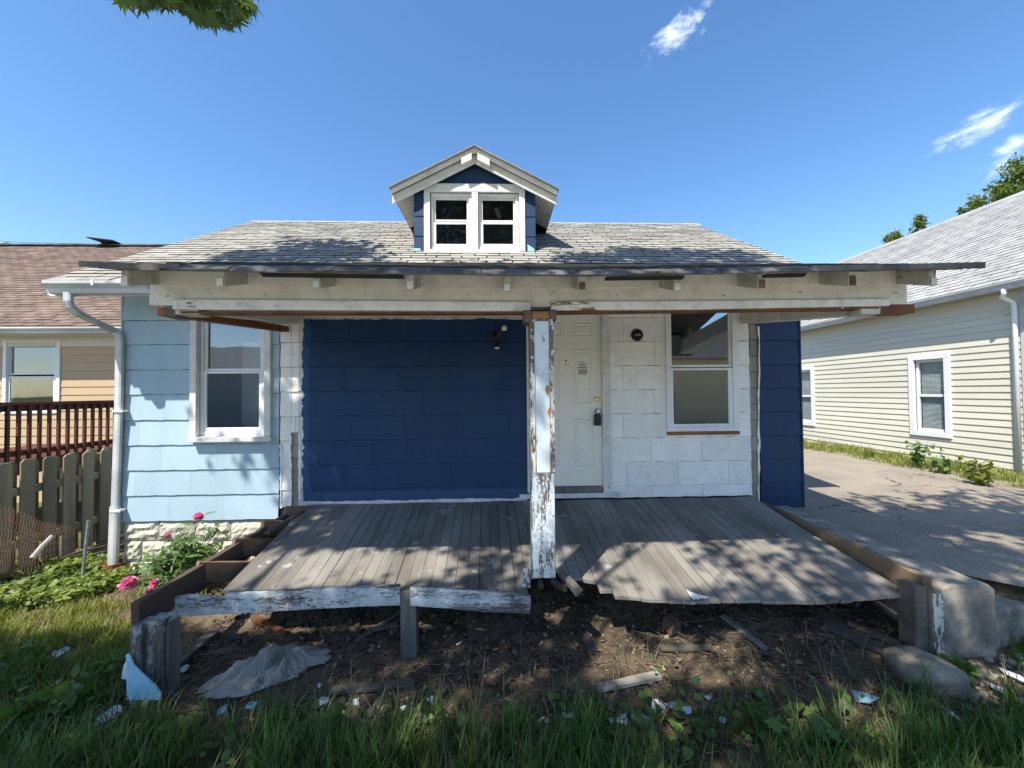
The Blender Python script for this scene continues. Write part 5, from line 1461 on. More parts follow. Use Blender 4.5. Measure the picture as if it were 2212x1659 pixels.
for k, (c, g) in enumerate(zip(CW, CG)):
    m = MB(); i_ = (c[0]+0.10, c[1]-0.10, c[2]+0.10, c[3]-0.10); frame_x(m, c, i_, XN-0.045, XN+0.0)
    w = m.build('window', 'vinyl_white', CH, bevel=0.006)
    m = MB(); i2 = (i_[0]+0.05, i_[1]-0.05, i_[2]+0.05, i_[3]-0.05); frame_x(m, (i_[0]+0.001, i_[1]-0.001, i_[2]+0.001, i_[3]-0.001), i2, XN+0.02, XN+0.06)
    zc = (i2[2]+i2[3])/2; m.box(XN+0.018, XN+0.055, i2[0], i2[1], zc-0.025, zc+0.025); m.build('sash', 'vinyl_white', w)
    for (za, zb_) in ((i2[2], zc-0.025), (zc+0.025, i2[3])):
        m = MB(); m.box(XN+0.034, XN+0.038, i2[0], i2[1], za, zb_); m.build('pane', 'clear_glass', w)
    z = i2[2]; me = MB(); me.hexa([(0, 0, 0), (0.002, 0, 0), (0.002, 1, 0), (0, 1, 0), (0.018, 0, 0.017), (0.02, 0, 0.017), (0.02, 1, 0.017), (0.018, 1, 0.017)])
    me = me.mesh('blind_slat', 'blind_white')
    while z < i2[3]-0.01:
        link(bpy.data.objects.new('blind_slat', me), w, Matrix.Translation((XN+0.075, i2[0], z)) @ Matrix.Diagonal((1, i2[1]-i2[0], 1, 1))); z += 0.024
m = MB(); m.box(XN+0.13, XN+0.16, YN0+0.3, YN1-0.5, zb0, zEv-0.2); m.build('room_wall', 'room_dark', CH)
# eave
m = MB(); m.box(XG+0.02, XN-0.021, YN0-0.35, YN1, zEv-0.012, zEv+0.0); m.build('soffit', 'soffit_tan', CH)
m = MB(); m.box(XG, XG+0.02, YN0-0.38, YN1, zEv-0.05, zEv+0.09); m.build('fascia', 'fascia_grey_white', CH)
gm = MB(); prof = [(0, 0), (0, -0.11), (-0.07, -0.11), (-0.085, -0.06), (-0.12, -0.02), (-0.12, 0), (-0.108, -0.004), (-0.108, -0.02), (-0.07, -0.06), (-0.06, -0.10), (-0.008, -0.10), (-0.008, 0)]
n_ = len(prof); gm.add([(XG-0.001+a, YN0-0.4, zG+b) for a, b in prof] + [(XG-0.001+a, YN1, zG+b) for a, b in prof], [(i, (i+1) % n_, n_+(i+1) % n_, n_+i) for i in range(n_)])
gm.prism([(XG-0.001+a, YN0-0.4, zG+b) for a, b in prof[:6]], (0, 0.005, 0)); gm.build('gutter', 'fascia_grey_white', CH)
ym = YN0 + 0.10
m = MB(); m.tube([(XG-0.06, ym-0.05, zG-0.10), (XG-0.06, ym-0.05, zG-0.17), (XG-0.03, ym, zG-0.22), (XN-0.09, ym, zG-0.30), (XN-0.07, ym, zG-0.38), (XN-0.07, ym, zb0)], 0.032, 10); m.build('downspout', 'vinyl_white', CH, smooth=True)
p = at_x(2178, 672, XN-0.02); m = MB()
m.tube([p+Vector((0, 0, 0.07)), p+Vector((-0.05, 0.03, 0.05)), p+Vector((-0.06, 0.06, 0)), p+Vector((-0.03, 0.02, -0.05)), p+Vector((0, -0.15, -0.06))], 0.006, 6); m.build('cable_loop', 'gutter_metal', CH)
# roof
XRg = 12.6
rr_ = at_x(2212, 416, XRg); zRg = 0.5*(rr_.z + at_x(1815, 567, XRg).z)
m = MB(); x_e = XG-0.03; ze = zG+0.01; YR0, YR1 = YN0-0.45, YN1+0.3
for (xa, xb) in ((x_e, XRg), (2*XRg-x_e, XRg)):
    m.hexa([(xa, YR0, ze-0.09), (xa, YR1, ze-0.09), (xb, YR1, zRg-0.09), (xb, YR0, zRg-0.09), (xa, YR0, ze), (xa, YR1, ze), (xb, YR1, zRg), (xb, YR0, zRg)])
CR = m.build('roof', 'roof_felt', CH)
m = MB(); m.prism([(XN+0.0, YN0+0.02, zEv-0.01), (2*XRg-XN, YN0+0.02, zEv-0.01), (XRg, YN0+0.02, zRg-0.12)], (0, 0.1, 0)); m.build('gable_wall', 'cream_vinyl', CH)
vup = Vector((XRg-x_e, 0, zRg-ze))
roof_shingles(CR, (x_e-0.015, YR0, ze+0.002), (0, 1, 0), vup, YR1-YR0, vup.length-0.02, 0.145, 0.33, 'pale_shingle', 'shingle', 300, thick=0.011)
m = MB(); m.hexa([(XRg-0.15, YR0, zRg-0.09), (XRg-0.15, YR1, zRg-0.09), (XRg, YR1, zRg+0.02), (XRg, YR0, zRg+0.02), (XRg-0.15, YR0, zRg-0.065), (XRg-0.15, YR1, zRg-0.065), (XRg, YR1, zRg+0.05), (XRg, YR0, zRg+0.05)]); m.build('ridge_cap', 'pale_shingle', CR)

m = MB(); m.tube([at(-300, 505, 42), at(60, 521, 42)+Vector((0, 0, -0.15)), at(420, 531, 42)], 0.02, 5); m.build('utility_wire', 'black_plastic', label='thin utility wire in the sky above the tan house roof', cat='wire')
# ------------------------------------------------------------------ across the street, seen mirrored in the porch window
AC = thing('brick_house', 'tan brick house across the street mirrored in the right porch window', 'house', (4, -18, 0))
m = MB(); m.box(5, 23, -24, -16, -0.3, 4.0); m.build('wall', 'tan_brickwork', AC)
m = MB(); m.prism([(4.5, -15.5, 3.95), (4.5, -24.5, 3.95), (4.5, -20, 6.6)], (19, 0, 0)); m.build('roof', 'eave_shingle', AC)
for x_ in (6.2, 15.4, 19.0):
    m = MB(); m.box(x_, x_+1.1, -16.0, -15.95, 1.0, 2.5); w = m.build('window', 'vinyl_white', AC)
    m = MB(); m.box(x_+0.08, x_+1.02, -15.949, -15.94, 1.08, 2.42); m.build('pane', 'dark_glass', w)
PH = thing('pale_house', 'pale house across the street mirrored in the left window', 'house', (-22, -18, 0))
m = MB(); m.box(-32, -11, -24, -17, -0.3, 3.6); m.build('wall', 'fascia_grey_white', PH)
m = MB(); m.prism([(-32.5, -16.5, 3.55), (-32.5, -24.5, 3.55), (-32.5, -20.5, 5.4)], (22, 0, 0)); m.build('roof', 'pale_shingle', PH)
for x_ in (-29, -24.5, -20, -15.5):
    m = MB(); m.box(x_, x_+1.2, -17.0, -16.95, 1.0, 2.6); w = m.build('window', 'vinyl_white', PH)
    m = MB(); m.box(x_+0.1, x_+1.1, -16.949, -16.94, 1.1, 2.5); m.build('pane', 'dark_glass', w)
m = MB(); m.box(10.3, 11.25, -16.0, -15.94, 0.0, 2.05); m.build('door', 'red_stain_wood', AC)
# ------------------------------------------------------------------ leaves
def fan(outline, zc=0.0):
    vs = [(0, 0, zc)] + list(outline); n = len(outline)
    return vs, [(0, i+1, (i+1) % n + 1) for i in range(n)]
MAPLE_O = []
for a, r in ((-90, 0.10), (-62, 0.30), (-40, 0.22), (-14, 0.52), (2, 0.30), (14, 0.40), (24, 0.24), (42, 0.66), (56, 0.34), (66, 0.42), (74, 0.30), (90, 0.78), (106, 0.30), (114, 0.42), (124, 0.34), (138, 0.66), (156, 0.24), (166, 0.40), (178, 0.30), (194, 0.52), (220, 0.22), (242, 0.30)):
    t = math.radians(a); MAPLE_O.append((r*math.cos(t), r*math.sin(t), -0.18*r*r))
MAPLE = fan(MAPLE_O)
OVAL = ([(0, -0.5, 0), (0.24, -0.2, 0.03), (0.26, 0.15, 0.0), (0, 0.5, -0.08), (-0.26, 0.15, 0.0), (-0.24, -0.2, 0.03)], [(0, 1, 5), (1, 2, 5), (2, 4, 5), (2, 3, 4)])
HEART = fan([(0, -0.34, 0), (0.28, -0.46, 0.03), (0.48, -0.18, 0.02), (0.34, 0.24, -0.02), (0, 0.56, -0.08), (-0.34, 0.24, -0.02), (-0.48, -0.18, 0.02), (-0.28, -0.46, 0.03)], 0.0)

def tree_limbs(m, base, top, r0, ends, n=9, lf_=0.40):
    """trunk from base to top, limbs to each end"""
    base, top = Vector(base), Vector(top)
    pts = [base.lerp(top, i/5) + Vector((random.uniform(-0.06, 0.06), random.uniform(-0.06, 0.06), 0))*(i > 0) for i in range(6)]
    m.tube(pts, [r0*(1.25 if i == 0 else 1 - 0.09*i) for i in range(6)], n)
    for e in ends:
        e = Vector(e); s = base.lerp(top, random.uniform(0.55, 1.0))
        mid = s.lerp(e, 0.5) + Vector((random.uniform(-0.3, 0.3), random.uniform(-0.3, 0.3), random.uniform(0.1, 0.5)))
        q1 = s.lerp(mid, 0.5) + Vector((0, 0, 0.1))
        m.tube([s, q1, mid, mid.lerp(e, 0.55), e], [r0*lf_, r0*lf_*0.75, r0*lf_*0.5, r0*lf_*0.3, r0*lf_*0.12], 6)

# ---- the big maple over the photographer; its shade falls on lawn, porch and driveway
SX, SY, SZ = SUN_D.x/-SUN_D.z, SUN_D.y/-SUN_D.z, 1.0
def maple():
    T = thing('maple_tree', 'large maple tree whose lobed leaves hang into the top left of the sky', 'tree', (-4.2, -3.0, -0.2))
    rng = np.random.default_rng(5)
    d = np.array([0.80, 1.0, -2.2])
    def dens(x, y):        # how thick the crown is above a spot, as its shade shows on the ground (z about 0.3)
        n = mnoise.noise(Vector((x*0.9, y*0.9, 3.3)))*0.5 + mnoise.noise(Vector((x*2.1, y*2.1, 7.7)))*0.4
        v = 0.0
        if -1.45*y - 0.6 < x < 1.45*y + 1.0 and 1.75 < y < 7.8 and x > -6.2:
            if y < 2.75: v = 1.0
            elif x < -2.3: v = 1.0 if y < 3.08 + 0.25*n else 0.0
            elif x < -0.3: v = 0.96 if y < 3.07 else (0.06 if y < 3.9 else 0.97)
            elif x < 2.6: v = 1.0 if y < 2.95 else ((0.33 if x > 0.35 else 0.75) if y < 3.75 else (0.8 if y < 4.7 else 0.0))
            elif x < 3.4: v = 0.75 if y < 5.2 else 0.0
            else: v = 1.0 if y < 4.6 + 0.4*n else (0.5 if y < 5.25 + 0.3*n else 0.0)
            # roof shade patches
            if 2.1 < x < 4.9 and 6.1 < y < (7.45 if x > 3.1 else 7.0) + 0.3*n: v = max(v, 0.85)
            if -1.7 < x < 1.9 and 6.3 < y < 6.6: v = max(v, 0.4)
            if -0.3 < x < 1.7 and 4.7 < y < 6.0: v = 0.3
            if x < -0.3 and y > 5.55 and not (6.3 < y < 7.2): v = 0.0
            if x < -2.1 and y > 3.8: v = 0.0
            if -2.0 < x < 0.0 and 6.3 < y < 6.95 + 0.2*n: v = 0.75
            # sun flecks on the ground in front
            for (fx, fy, rx, ry) in ((1.06, 2.56, 0.66, 0.27), (-0.7, 2.34, 0.6, 0.13), (0.75, 2.85, 0.22, 0.14), (2.66, 2.5, 0.26, 0.13), (1.9, 2.15, 0.45, 0.18), (3.3, 2.35, 0.5, 0.18), (-2.0, 3.2, 0.5, 0.12), (1.5, 3.15, 0.75, 0.2), (4.6, 3.6, 0.5, 0.18), (3.4, 3.1, 0.35, 0.18), (-0.1, 2.63, 0.4, 0.06), (-3.4, 2.2, 0.3, 0.1)):
                if ((x-fx)/rx)**2 + ((y-fy)/ry)**2 < 1 + 0.8*n: v *= 0.03
            for (fx, fy, rx, ry) in ((-2.25, 4.85, 0.16, 0.35), (-2.55, 5.2, 0.10, 0.3)):
                if ((x-fx)/rx)**2 + ((y-fy)/ry)**2 < 1: v = max(v, 0.5)
        return v*(1 + 0.5*n if v < 0.95 else 1)
    clumps = []
    tries = 0
    while tries < 10000:
        tries += 1
        x, y = rng.uniform(-6.5, 8.0), rng.uniform(1.7, 7.8)
        v = dens(x, y)
        if rng.random() > max(v, 0)**2.2: continue
        tmin = max(3.2, (2.65 + y)/(SUN_R + 0.95))
        t = tmin + abs(rng.normal(0, 0.45)) + rng.uniform(0, 0.35)
        c = (x - SUN_A*t, y - t, 0.3 + SUN_R*t)
        clumps.append(c)
    clumps = np.array(clumps)
    per = 8
    P = np.repeat(clumps, per, 0) + rng.normal(0, 1, (len(clumps)*per, 3))*np.array([0.085, 0.085, 0.15])
    S = rng.uniform(0.10, 0.17, len(P))
    # the twig that hangs into the picture
    vis = []
    for k in range(330):
        u = rng.random(); w = rng.random()
        px = 262 + 285*u
        low = pl([(255, 20), (300, 40), (330, 28), (380, 45), (430, 70), (500, 88), (540, 55), (560, 8)], px)
        py = low - 26 - (low+70)*abs(rng.normal(0, 0.42))
        if py < -190: continue
        vis.append(at(px + rng.normal(0, 5), py, 4.25 + rng.normal(0, 0.22)))
    vis = np.array([tuple(v) for v in vis])
    P = np.concatenate([P, vis]); S = np.concatenate([S, rng.uniform(0.14, 0.23, len(vis))])
    R = rot_np(len(P), 0.75, rng)
    # hanging leaves of the twig point down
    V, Fc = scatter_np(MAPLE[0], MAPLE[1], P, R, S)
    cr = obj_np('crown', V, Fc, 'maple_leaf', T)
    m = MB()
    ends = [(x-SUN_A*3.5, y-3.5, 6.6) for x, y in ((-4, 1.5), (-2, 2.4), (0.5, 2.3), (3, 2.0), (5.5, 2.2), (2.8, 4.2), (4.8, 4.0), (0.3, 4.0), (-5, 2.8))] + [tuple(at(300, -60, 4.3)), (-1.2, 2.6, 7.6), (1.0, 2.2, 7.4)]
    tree_limbs(m, (-4.2, -3.0, -0.3), (-3.6, -2.6, 5.4), 0.30, ends, 12, 0.17)
    a = at(300, -60, 4.3); b = at(455, 22, 4.25); m.tube([a, a.lerp(b, 0.5)+Vector((0, 0, 0.05)), b], [0.014, 0.009, 0.004], 6)
    m.build('trunk', 'bark', T, smooth=True)
maple()

# ---- trees behind the cream house
def far_tree(label, base, crown, n, seed, size=0.17, group='trees behind the cream house'):
    T = thing('broadleaf_tree', label, 'tree', base, group)
    rng = np.random.default_rng(seed)
    P = []
    ends = []
    for (c, r) in crown:
        c = Vector(c); ends.append(c)
        k = int(n*r**2)
        nb = max(5, int(11*r))
        blobs = [c + Vector(rng.normal(0, 0.52, 3))*r for _ in range(nb)]
        for _ in range(k):
            b = blobs[rng.integers(nb)]
            P.append(tuple(b + Vector(rng.normal(0, 0.23, 3))*r*0.75))
    P = np.array(P); R = rot_np(len(P), 1.0, rng); S = rng.uniform(0.6, 1.3, len(P))*size
    V, Fc = scatter_np(OVAL[0], OVAL[1], P, R, S)
    obj_np('crown', V, Fc, 'tree_leaf', T)
    m = MB(); top = Vector(base) + Vector((0, 0, max(e.z for e in ends)*0.6)); tree_limbs(m, base, top, 0.22, ends); m.build('trunk', 'bark', T, smooth=True)
YT = 19.0
c1 = at(2215, 400, YT); c2 = at(2150, 445, YT); c3 = at(2260, 370, YT); c4 = at(2112, 462, YT); c5 = at(2235, 470, YT)
far_tree('green leafy tree behind the cream roof at the right edge', (c1.x+1.5, YT, 0.4), [(c1, 1.2), (c2, 0.95), (c3, 1.4), (c4, 0.6), (c5, 1.8)], 1700, 3)
c1 = at(1970, 505, YT+2); c2 = at(1945, 520, YT+2); c3 = at(2000, 512, YT+2); c4 = at(1985, 540, YT+2)
far_tree('small leafy treetop peeking over the middle of the cream roof', (c1.x, YT+2, 0.4), [(c1, 0.7), (c2, 0.6), (c3, 0.6), (c4, 1.1)], 1900, 9, 0.15)
far_tree('tree in front of the pale house mirrored in the left window', (-21, -14, -0.2), [((-21, -14, 1.9), 1.2), ((-22.2, -14, 1.4), 1.0)], 700, 14, 0.2, 'trees across the street')

# ------------------------------------------------------------------ grass
def blades(P, H, Wd, lean, rng, az=None):
    """grass blades of three joints; P base points"""
    n = len(P); th = rng.uniform(0, 2*math.pi, n) if az is None else az
    dx, dy = np.cos(th), np.sin(th)
    V = np.zeros((n, 7, 3)); prev = None
    for i, (t, wf) in enumerate(((0, 1.0), (0.4, 0.9), (0.75, 0.6), (1.0, 0.0))):
        off = lean*H*t**2
        c = np.stack([P[:, 0] + dx*off, P[:, 1] + dy*off, P[:, 2] + H*t*(1 - 0.25*lean*t)], 1)
        if i < 3:
            V[:, 2*i] = c + np.stack([-dy, dx, np.zeros(n)], 1)*(Wd*wf*0.5)[:, None]
            V[:, 2*i+1] = c - np.stack([-dy, dx, np.zeros(n)], 1)*(Wd*wf*0.5)[:, None]
        else: V[:, 6] = c
    f = np.array([[0, 1, 3], [0, 3, 2], [2, 3, 5], [2, 5, 4], [4, 5, 6]])
    Fc = (f[None] + (np.arange(n)*7)[:, None, None]).reshape(-1, 3)
    return V.reshape(-1, 3), Fc
def gz(x, y): return ground_z(x, y)
def grass(name, label, pts, hmin, hmax, w, mat, seed, lean=(0.15, 0.7)):
    rng = np.random.default_rng(seed); pts = np.asarray(pts)
    x, y = pts[:, 0], pts[:, 1]
    P = np.stack([x, y, gz(x, y) - 0.01], 1); n = len(P)
    H = rng.uniform(hmin, hmax, n)*rng.uniform(0.6, 1.0, n)
    V, Fc = blades(P, H, rng.uniform(0.6, 1.2, n)*w, rng.uniform(*lean, n), rng)
    return obj_np(name, V, Fc, mat, label=label, cat='grass', kind='stuff')
rng = np.random.default_rng(21)
def tufts(n, region, per, sd, keep=None):
    out = []
    while len(out) < n:
        x, y = rng.uniform(region[0], region[1]), rng.uniform(region[2], region[3])
        if keep is not None and rng.random() > keep(x, y): continue
        k = rng.integers(per[0], per[1])
        for _ in range(k): out.append((x + rng.normal(0, sd), y + rng.normal(0, sd)))
    return out[:n]
def fr(x, y):           # lawn in front of the porch: thick near the street, thin towards the soil
    edge = 2.33 - 0.08*math.sin(x*1.3) + 0.07*(x < -1.9) - 0.02*(x > 2.2)
    n = mnoise.noise(Vector((x*1.6, y*1.6, 0)))
    v = float(sm(edge+0.10, edge-0.30, y))*(0.55 + 1.3*n)
    if 0.9 < x < 2.1 and y > 2.05: v *= 0.35
    return max(v, 0.0)
grass('grass', 'long green grass along the bottom edge in front of the porch', tufts(21000, (-4.4, 4.1, 1.5, 2.65), (8, 34), 0.04, fr), 0.12, 0.36, 0.0075, 'grass_green', 1)
grass('grass', 'dry straw coloured grass blades among the front lawn', tufts(4200, (-4.6, 4.3, 1.5, 2.75), (2, 8), 0.05, lambda x, y: 0.15 + 0.6*fr(x, y)), 0.06, 0.30, 0.005, 'grass_dry', 2, (0.2, 1.1))
def lf(x, y):
    n = mnoise.noise(Vector((x*1.7, y*1.7, 5)))
    v = 0.55 + 1.1*n
    if y > 3.6: v *= 0.4
    return max(0, v)
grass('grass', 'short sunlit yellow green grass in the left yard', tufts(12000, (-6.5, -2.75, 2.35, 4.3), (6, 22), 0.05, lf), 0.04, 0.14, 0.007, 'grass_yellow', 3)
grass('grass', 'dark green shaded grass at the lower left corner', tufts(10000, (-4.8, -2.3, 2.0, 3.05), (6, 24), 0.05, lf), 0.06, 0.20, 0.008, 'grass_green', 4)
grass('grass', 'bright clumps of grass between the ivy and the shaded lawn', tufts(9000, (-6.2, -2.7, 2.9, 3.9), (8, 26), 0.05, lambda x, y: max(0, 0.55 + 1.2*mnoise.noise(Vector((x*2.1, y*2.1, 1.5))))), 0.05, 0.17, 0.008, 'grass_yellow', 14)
def rs(x, y): return 0.6 + 0.6*mnoise.noise(Vector((x*1.5, y*1.5, 9)))
pts = tufts(14000, (7.15, XN-0.03, YN0-0.8, 16.5), (6, 20), 0.05, rs)
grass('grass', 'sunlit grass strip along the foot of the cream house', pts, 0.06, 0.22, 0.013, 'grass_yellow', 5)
pts = tufts(900, (WALL_X[1]+0.05, 4.6, 2.35, 2.95), (5, 16), 0.04, lambda x, y: 0.5)
grass('grass', 'grass tufts beside the concrete wall at the right edge', pts, 0.06, 0.2, 0.007, 'grass_green', 6)
# low broad leaves mixed into the lawn
def lawn_leaves():
    rng = np.random.default_rng(66); P = []
    while len(P) < 2600:
        x, y = rng.uniform(-4.6, 4.2), rng.uniform(1.6, 2.9)
        if x > -2.4 and y > 2.5: continue
        if rng.random() > 0.35 + 1.4*mnoise.noise(Vector((x*2.4, y*2.4, 4.4))): continue
        P.append((x, y, float(gz(x, y)) + rng.uniform(0.01, 0.16)*rng.random()))
    P = np.array(P); V, Fc = scatter_np(HEART[0], HEART[1], P, rot_np(len(P), 0.55, rng), rng.uniform(0.02, 0.06, len(P)))
    obj_np('clover', V, Fc, 'weed_leaf', label='small round clover leaves mixed into the front lawn', cat='clover', kind='stuff')
lawn_leaves()
# ---- ivy
def ivy():
    rng = np.random.default_rng(31); P = []
    while len(P) < 7600:
        x, y = rng.uniform(-6.4, -2.6), rng.uniform(2.9, 4.95)
        q = proj((x, y, -0.05))
        lo = pl([(-300, 1345), (0, 1325), (150, 1310), (260, 1270), (300, 1235), (560, 1235)], q[0])
        if q[1] > lo + 12*mnoise.noise(Vector((x*3, y*3, 2))): continue
        if x > -4.45 and y > YW-0.06: continue
        if q[0] > 330 and q[1] > 1225: continue
        n = mnoise.noise(Vector((x*2.2, y*2.2, 8)))
        if rng.random() > 0.8 + n: continue
        h = rng.uniform(0.02, 0.13) + 0.10*max(0, n)
        P.append((x, y, float(gz(x, y)) + h))
    P = np.array(P); R = rot_np(len(P), 0.45, rng)
    V, Fc = scatter_np(HEART[0], HEART[1], P, R, rng.uniform(0.03, 0.062, len(P)))
    obj_np('ivy', V, Fc, 'ivy_leaf', label='sunlit green ivy ground cover beside the downspout and fence', cat='ivy', kind='stuff')
ivy()

# ---- broad-leaved weeds
def weed(label, x, y, n, hgt, size, mat='weed_leaf', seed=0, tpl=HEART, name='weed', z=None, group=None):
    rng = np.random.default_rng(seed); z = float(gz(x, y)) if z is None else z
    T = thing(name, label, 'plant', (x, y, z), group)
    P = []; A = []
    m = MB(); ns = max(2, n//7)
    for s in range(ns):
        a = rng.uniform(0, 6.28); l = rng.uniform(0.1, 0.45)*hgt; h = hgt*rng.uniform(0.6, 1.0)
        b = Vector((x, y, z-0.02)); e = b + Vector((math.cos(a)*l, math.sin(a)*l, h)); mid = b.lerp(e, 0.5) + Vector((0, 0, h*0.12))
        m.tube([b, mid, e], [0.004, 0.003, 0.0015], 5)
        for k in range(max(2, n//ns)):
            t = rng.uniform(0.25, 1.0); p = b.lerp(mid, t*2) if t < 0.5 else mid.lerp(e, t*2-1)
            P.append(tuple(p + Vector(rng.normal(0, 0.03, 3))))
    m.build('stem', mat, T)
    P = np.array(P); R = rot_np(len(P), 0.6, rng)
    V, Fc = scatter_np(tpl[0], tpl[1], P, R, rng.uniform(0.6, 1.2, len(P))*size)
    obj_np('leaves', V, Fc, mat, T)
def wpx(x, y, zz=-0.05):
    p = at_z(x, y, zz); return p.x, p.y
weed('broad leaved green weed at the left edge below the ivy', *wpx(75, 1440), 26, 0.18, 0.075, seed=1, tpl=OVAL)
weed('large broad leaved weed growing left of the blue siding scrap', *wpx(150, 1560), 44, 0.24, 0.095, seed=2, tpl=OVAL)
weed('dark leafy weed in the shade left of the left corner post', *wpx(240, 1470), 22, 0.17, 0.08, seed=3, tpl=OVAL)
weed('lobed green weed in the grass below the fallen fascia', *wpx(1115, 1620, -0.1), 20, 0.18, 0.10, seed=4, tpl=MAPLE)
weed('bright leafy weed in the grass right of the white fragments', *wpx(1640, 1600, -0.08), 22, 0.20, 0.10, seed=5, tpl=MAPLE)
weed('small bright weed near the bottom edge right of center', *wpx(1800, 1650, -0.08), 16, 0.16, 0.10, seed=6)
weed('yellow green maple seedling in front of the boulder', *wpx(2015, 1530, 0.0), 8, 0.14, 0.13, 'grass_yellow', 7, MAPLE)
weed('tiny seedling on the sunlit soil in the middle', *wpx(1440, 1460, 0.02), 8, 0.12, 0.035, seed=8)
weed('green weed growing against the concrete wall behind the boulder', *wpx(2075, 1440, 0.1), 26, 0.16, 0.07, seed=9)
weed('low leafy weed at the lower left corner', *wpx(40, 1600, -0.1), 30, 0.2, 0.085, seed=10, tpl=OVAL)
weed('round leaved weed in the shaded grass left of center', *wpx(720, 1610, -0.08), 18, 0.16, 0.08, seed=12)
for k, (px, py, h, n_, lab) in enumerate(((1985, 1012, 0.55, 110, 'bushy green weed under the cream house window'), (2040, 1026, 0.45, 80, 'leafy weed right of the bushy weed by the cream wall'), (2120, 1052, 0.45, 110, 'long leaved weed clump nearest the right edge on the grass strip'), (1880, 990, 0.16, 26, 'small weed left on the grass strip below the cream siding'))):
    p = at_z(px, py, 0.5); weed(lab, min(p.x, XN-0.25), p.y, n_, h, 0.10 if k < 2 else 0.13, 'grass_yellow' if k == 2 else 'weed_leaf', 40+k, OVAL, z=0.48)

# ---- peony
def peony():
    rng = np.random.default_rng(77)
    c = at(400, 1225, 4.15); x, y = c.x, c.y; z = float(gz(x, y))
    T = thing('peony_bush', 'leafy peony bush with bright pink blossoms in front of the stone foundation', 'plant', (x, y, z))
    P = []; A = []; m = MB()
    LANCE = ([(0, 0, 0), (0.11, 0.35, 0.03), (0.09, 0.7, 0.0), (0, 1, -0.1), (-0.09, 0.7, 0.0), (-0.11, 0.35, 0.03)], [(0, 1, 5), (1, 2, 5), (2, 4, 5), (2, 3, 4)])
    Vs = []; Fs = []; nv = 0
    heads = [((429, 1115), 4.25, 0.062, 'peony blossom standing highest'), ((361, 1157), 4.05, 0.045, None), ((277, 1258), 3.55, 0.08, 'large pale pink blossom lying low'), ((333, 1257), 3.6, 0.045, None), ((320, 1275), 3.5, 0.04, None)]
    stems = []
    for (pp, Yh, r, lab) in heads:
        h = at(*pp, Yh); b = Vector((x + rng.normal(0, 0.1), y + rng.normal(0, 0.08), z-0.03))
        mid = b.lerp(h, 0.55) + Vector((0, 0, 0.18 if h.z < 0.2 else 0.08)); m.tube([b, mid, h], [0.006, 0.005, 0.004], 6); stems.append((b, mid, h))
    for k in range(75):
        px, py = rng.uniform(315, 500), rng.uniform(1128, 1226)
        if py < pl([(318, 1200), (380, 1150), (430, 1125), (492, 1150)], px): continue
        e = at(px, py, 4.1 + rng.normal(0, 0.12)); b = Vector((x + rng.normal(0, 0.12), y + rng.normal(0, 0.08), z-0.03)); mid = b.lerp(e, 0.5) + Vector((0, 0, 0.06))
        m.tube([b, mid, e], [0.005, 0.004, 0.0025], 5); stems.append((b, mid, e))
    m.build('stem', 'peony_leaf', T)
    Pp = []; Rr = []; Ss = []
    for (b, mid, e) in stems:
        for _ in range(17):
            t = rng.uniform(0.2, 1.0); p = b.lerp(mid, t*2) if t < 0.5 else mid.lerp(e, t*2-1)
            Pp.append(tuple(p + Vector(rng.normal(0, 0.035, 3)))); Ss.append(rng.uniform(0.08, 0.16))
    R = rot_np(len(Pp), 0.45, rng)
    V, Fc = scatter_np(LANCE[0], LANCE[1], np.array(Pp), R, np.array(Ss)); obj_np('leaves', V, Fc, 'peony_leaf', T)
    PET = ([(0, 0, 0), (0.30, 0.35, 0.05), (0.34, 0.75, 0.16), (0.14, 1.0, 0.30), (-0.16, 0.97, 0.30), (-0.34, 0.72, 0.16), (-0.30, 0.35, 0.05)], [(0, 1, 6), (1, 2, 6), (2, 5, 6), (2, 3, 5), (3, 4, 5)])
    for (pp, Yh, r, lab) in heads:
        h = at(*pp, Yh); n = 120
        R = np.zeros((n, 3, 3)); S = np.zeros(n)
        for i in range(n):
            f = i/n; ph = i*2.399; el = math.radians(-45 + 125*f)
            M = Matrix.Rotation(ph, 3, 'Z') @ Matrix.Rotation(el, 3, 'X') @ Matrix.Rotation(rng.normal(0, 0.3), 3, 'Y')
            R[i] = np.array(M); S[i] = r*(1.0 - 0.20*f)*0.82*rng.uniform(0.85, 1.15)
        V, Fc = scatter_np(PET[0], PET[1], np.tile(np.array([h.x, h.y, h.z - r*0.15]), (n, 1)), R, S)
        o = obj_np('blossom', V, Fc, 'peony_pink', T)
        if lab: o['label'] = lab
peony()
# ------------------------------------------------------------------ boulder
def boulder():
    m = MB(); nu, nv = 30, 18; vs = []; fs = []
    c = at(2003, 1450, 2.56); rx, ry, rz = 0.205, 0.16, 0.105
    for j in range(nv+1):
        ph = math.pi*j/nv
        for i in range(nu):
            th = 2*math.pi*i/nu
            d = Vector((math.sin(ph)*math.cos(th), math.sin(ph)*math.sin(th), math.cos(ph)))
            k = (abs(d.x)**3.0 + abs(d.y)**3.0 + abs(d.z)**3.6)**(-1/3.2)
            k *= 1 + 0.16*mnoise.noise(d*1.5+Vector((3, 1, 2))) + 0.05*mnoise.noise(d*4) + 0.012*mnoise.noise(d*12)
            p = Vector((d.x*rx*k, d.y*ry*k, d.z*rz*k)); p.z -= 0.28*max(0, p.x-0.02)
            vs.append(Vector((c.x, 2.56, c.z)) + p)
    for j in range(nv):
        for i in range(nu): fs.append((j*nu+i, j*nu+(i+1) % nu, (j+1)*nu+(i+1) % nu, (j+1)*nu+i))
    m.add(vs, fs); m.build('boulder', 'boulder_rock', smooth=True, label='rounded tan boulder in front of the right corner post', cat='rock')
boulder()

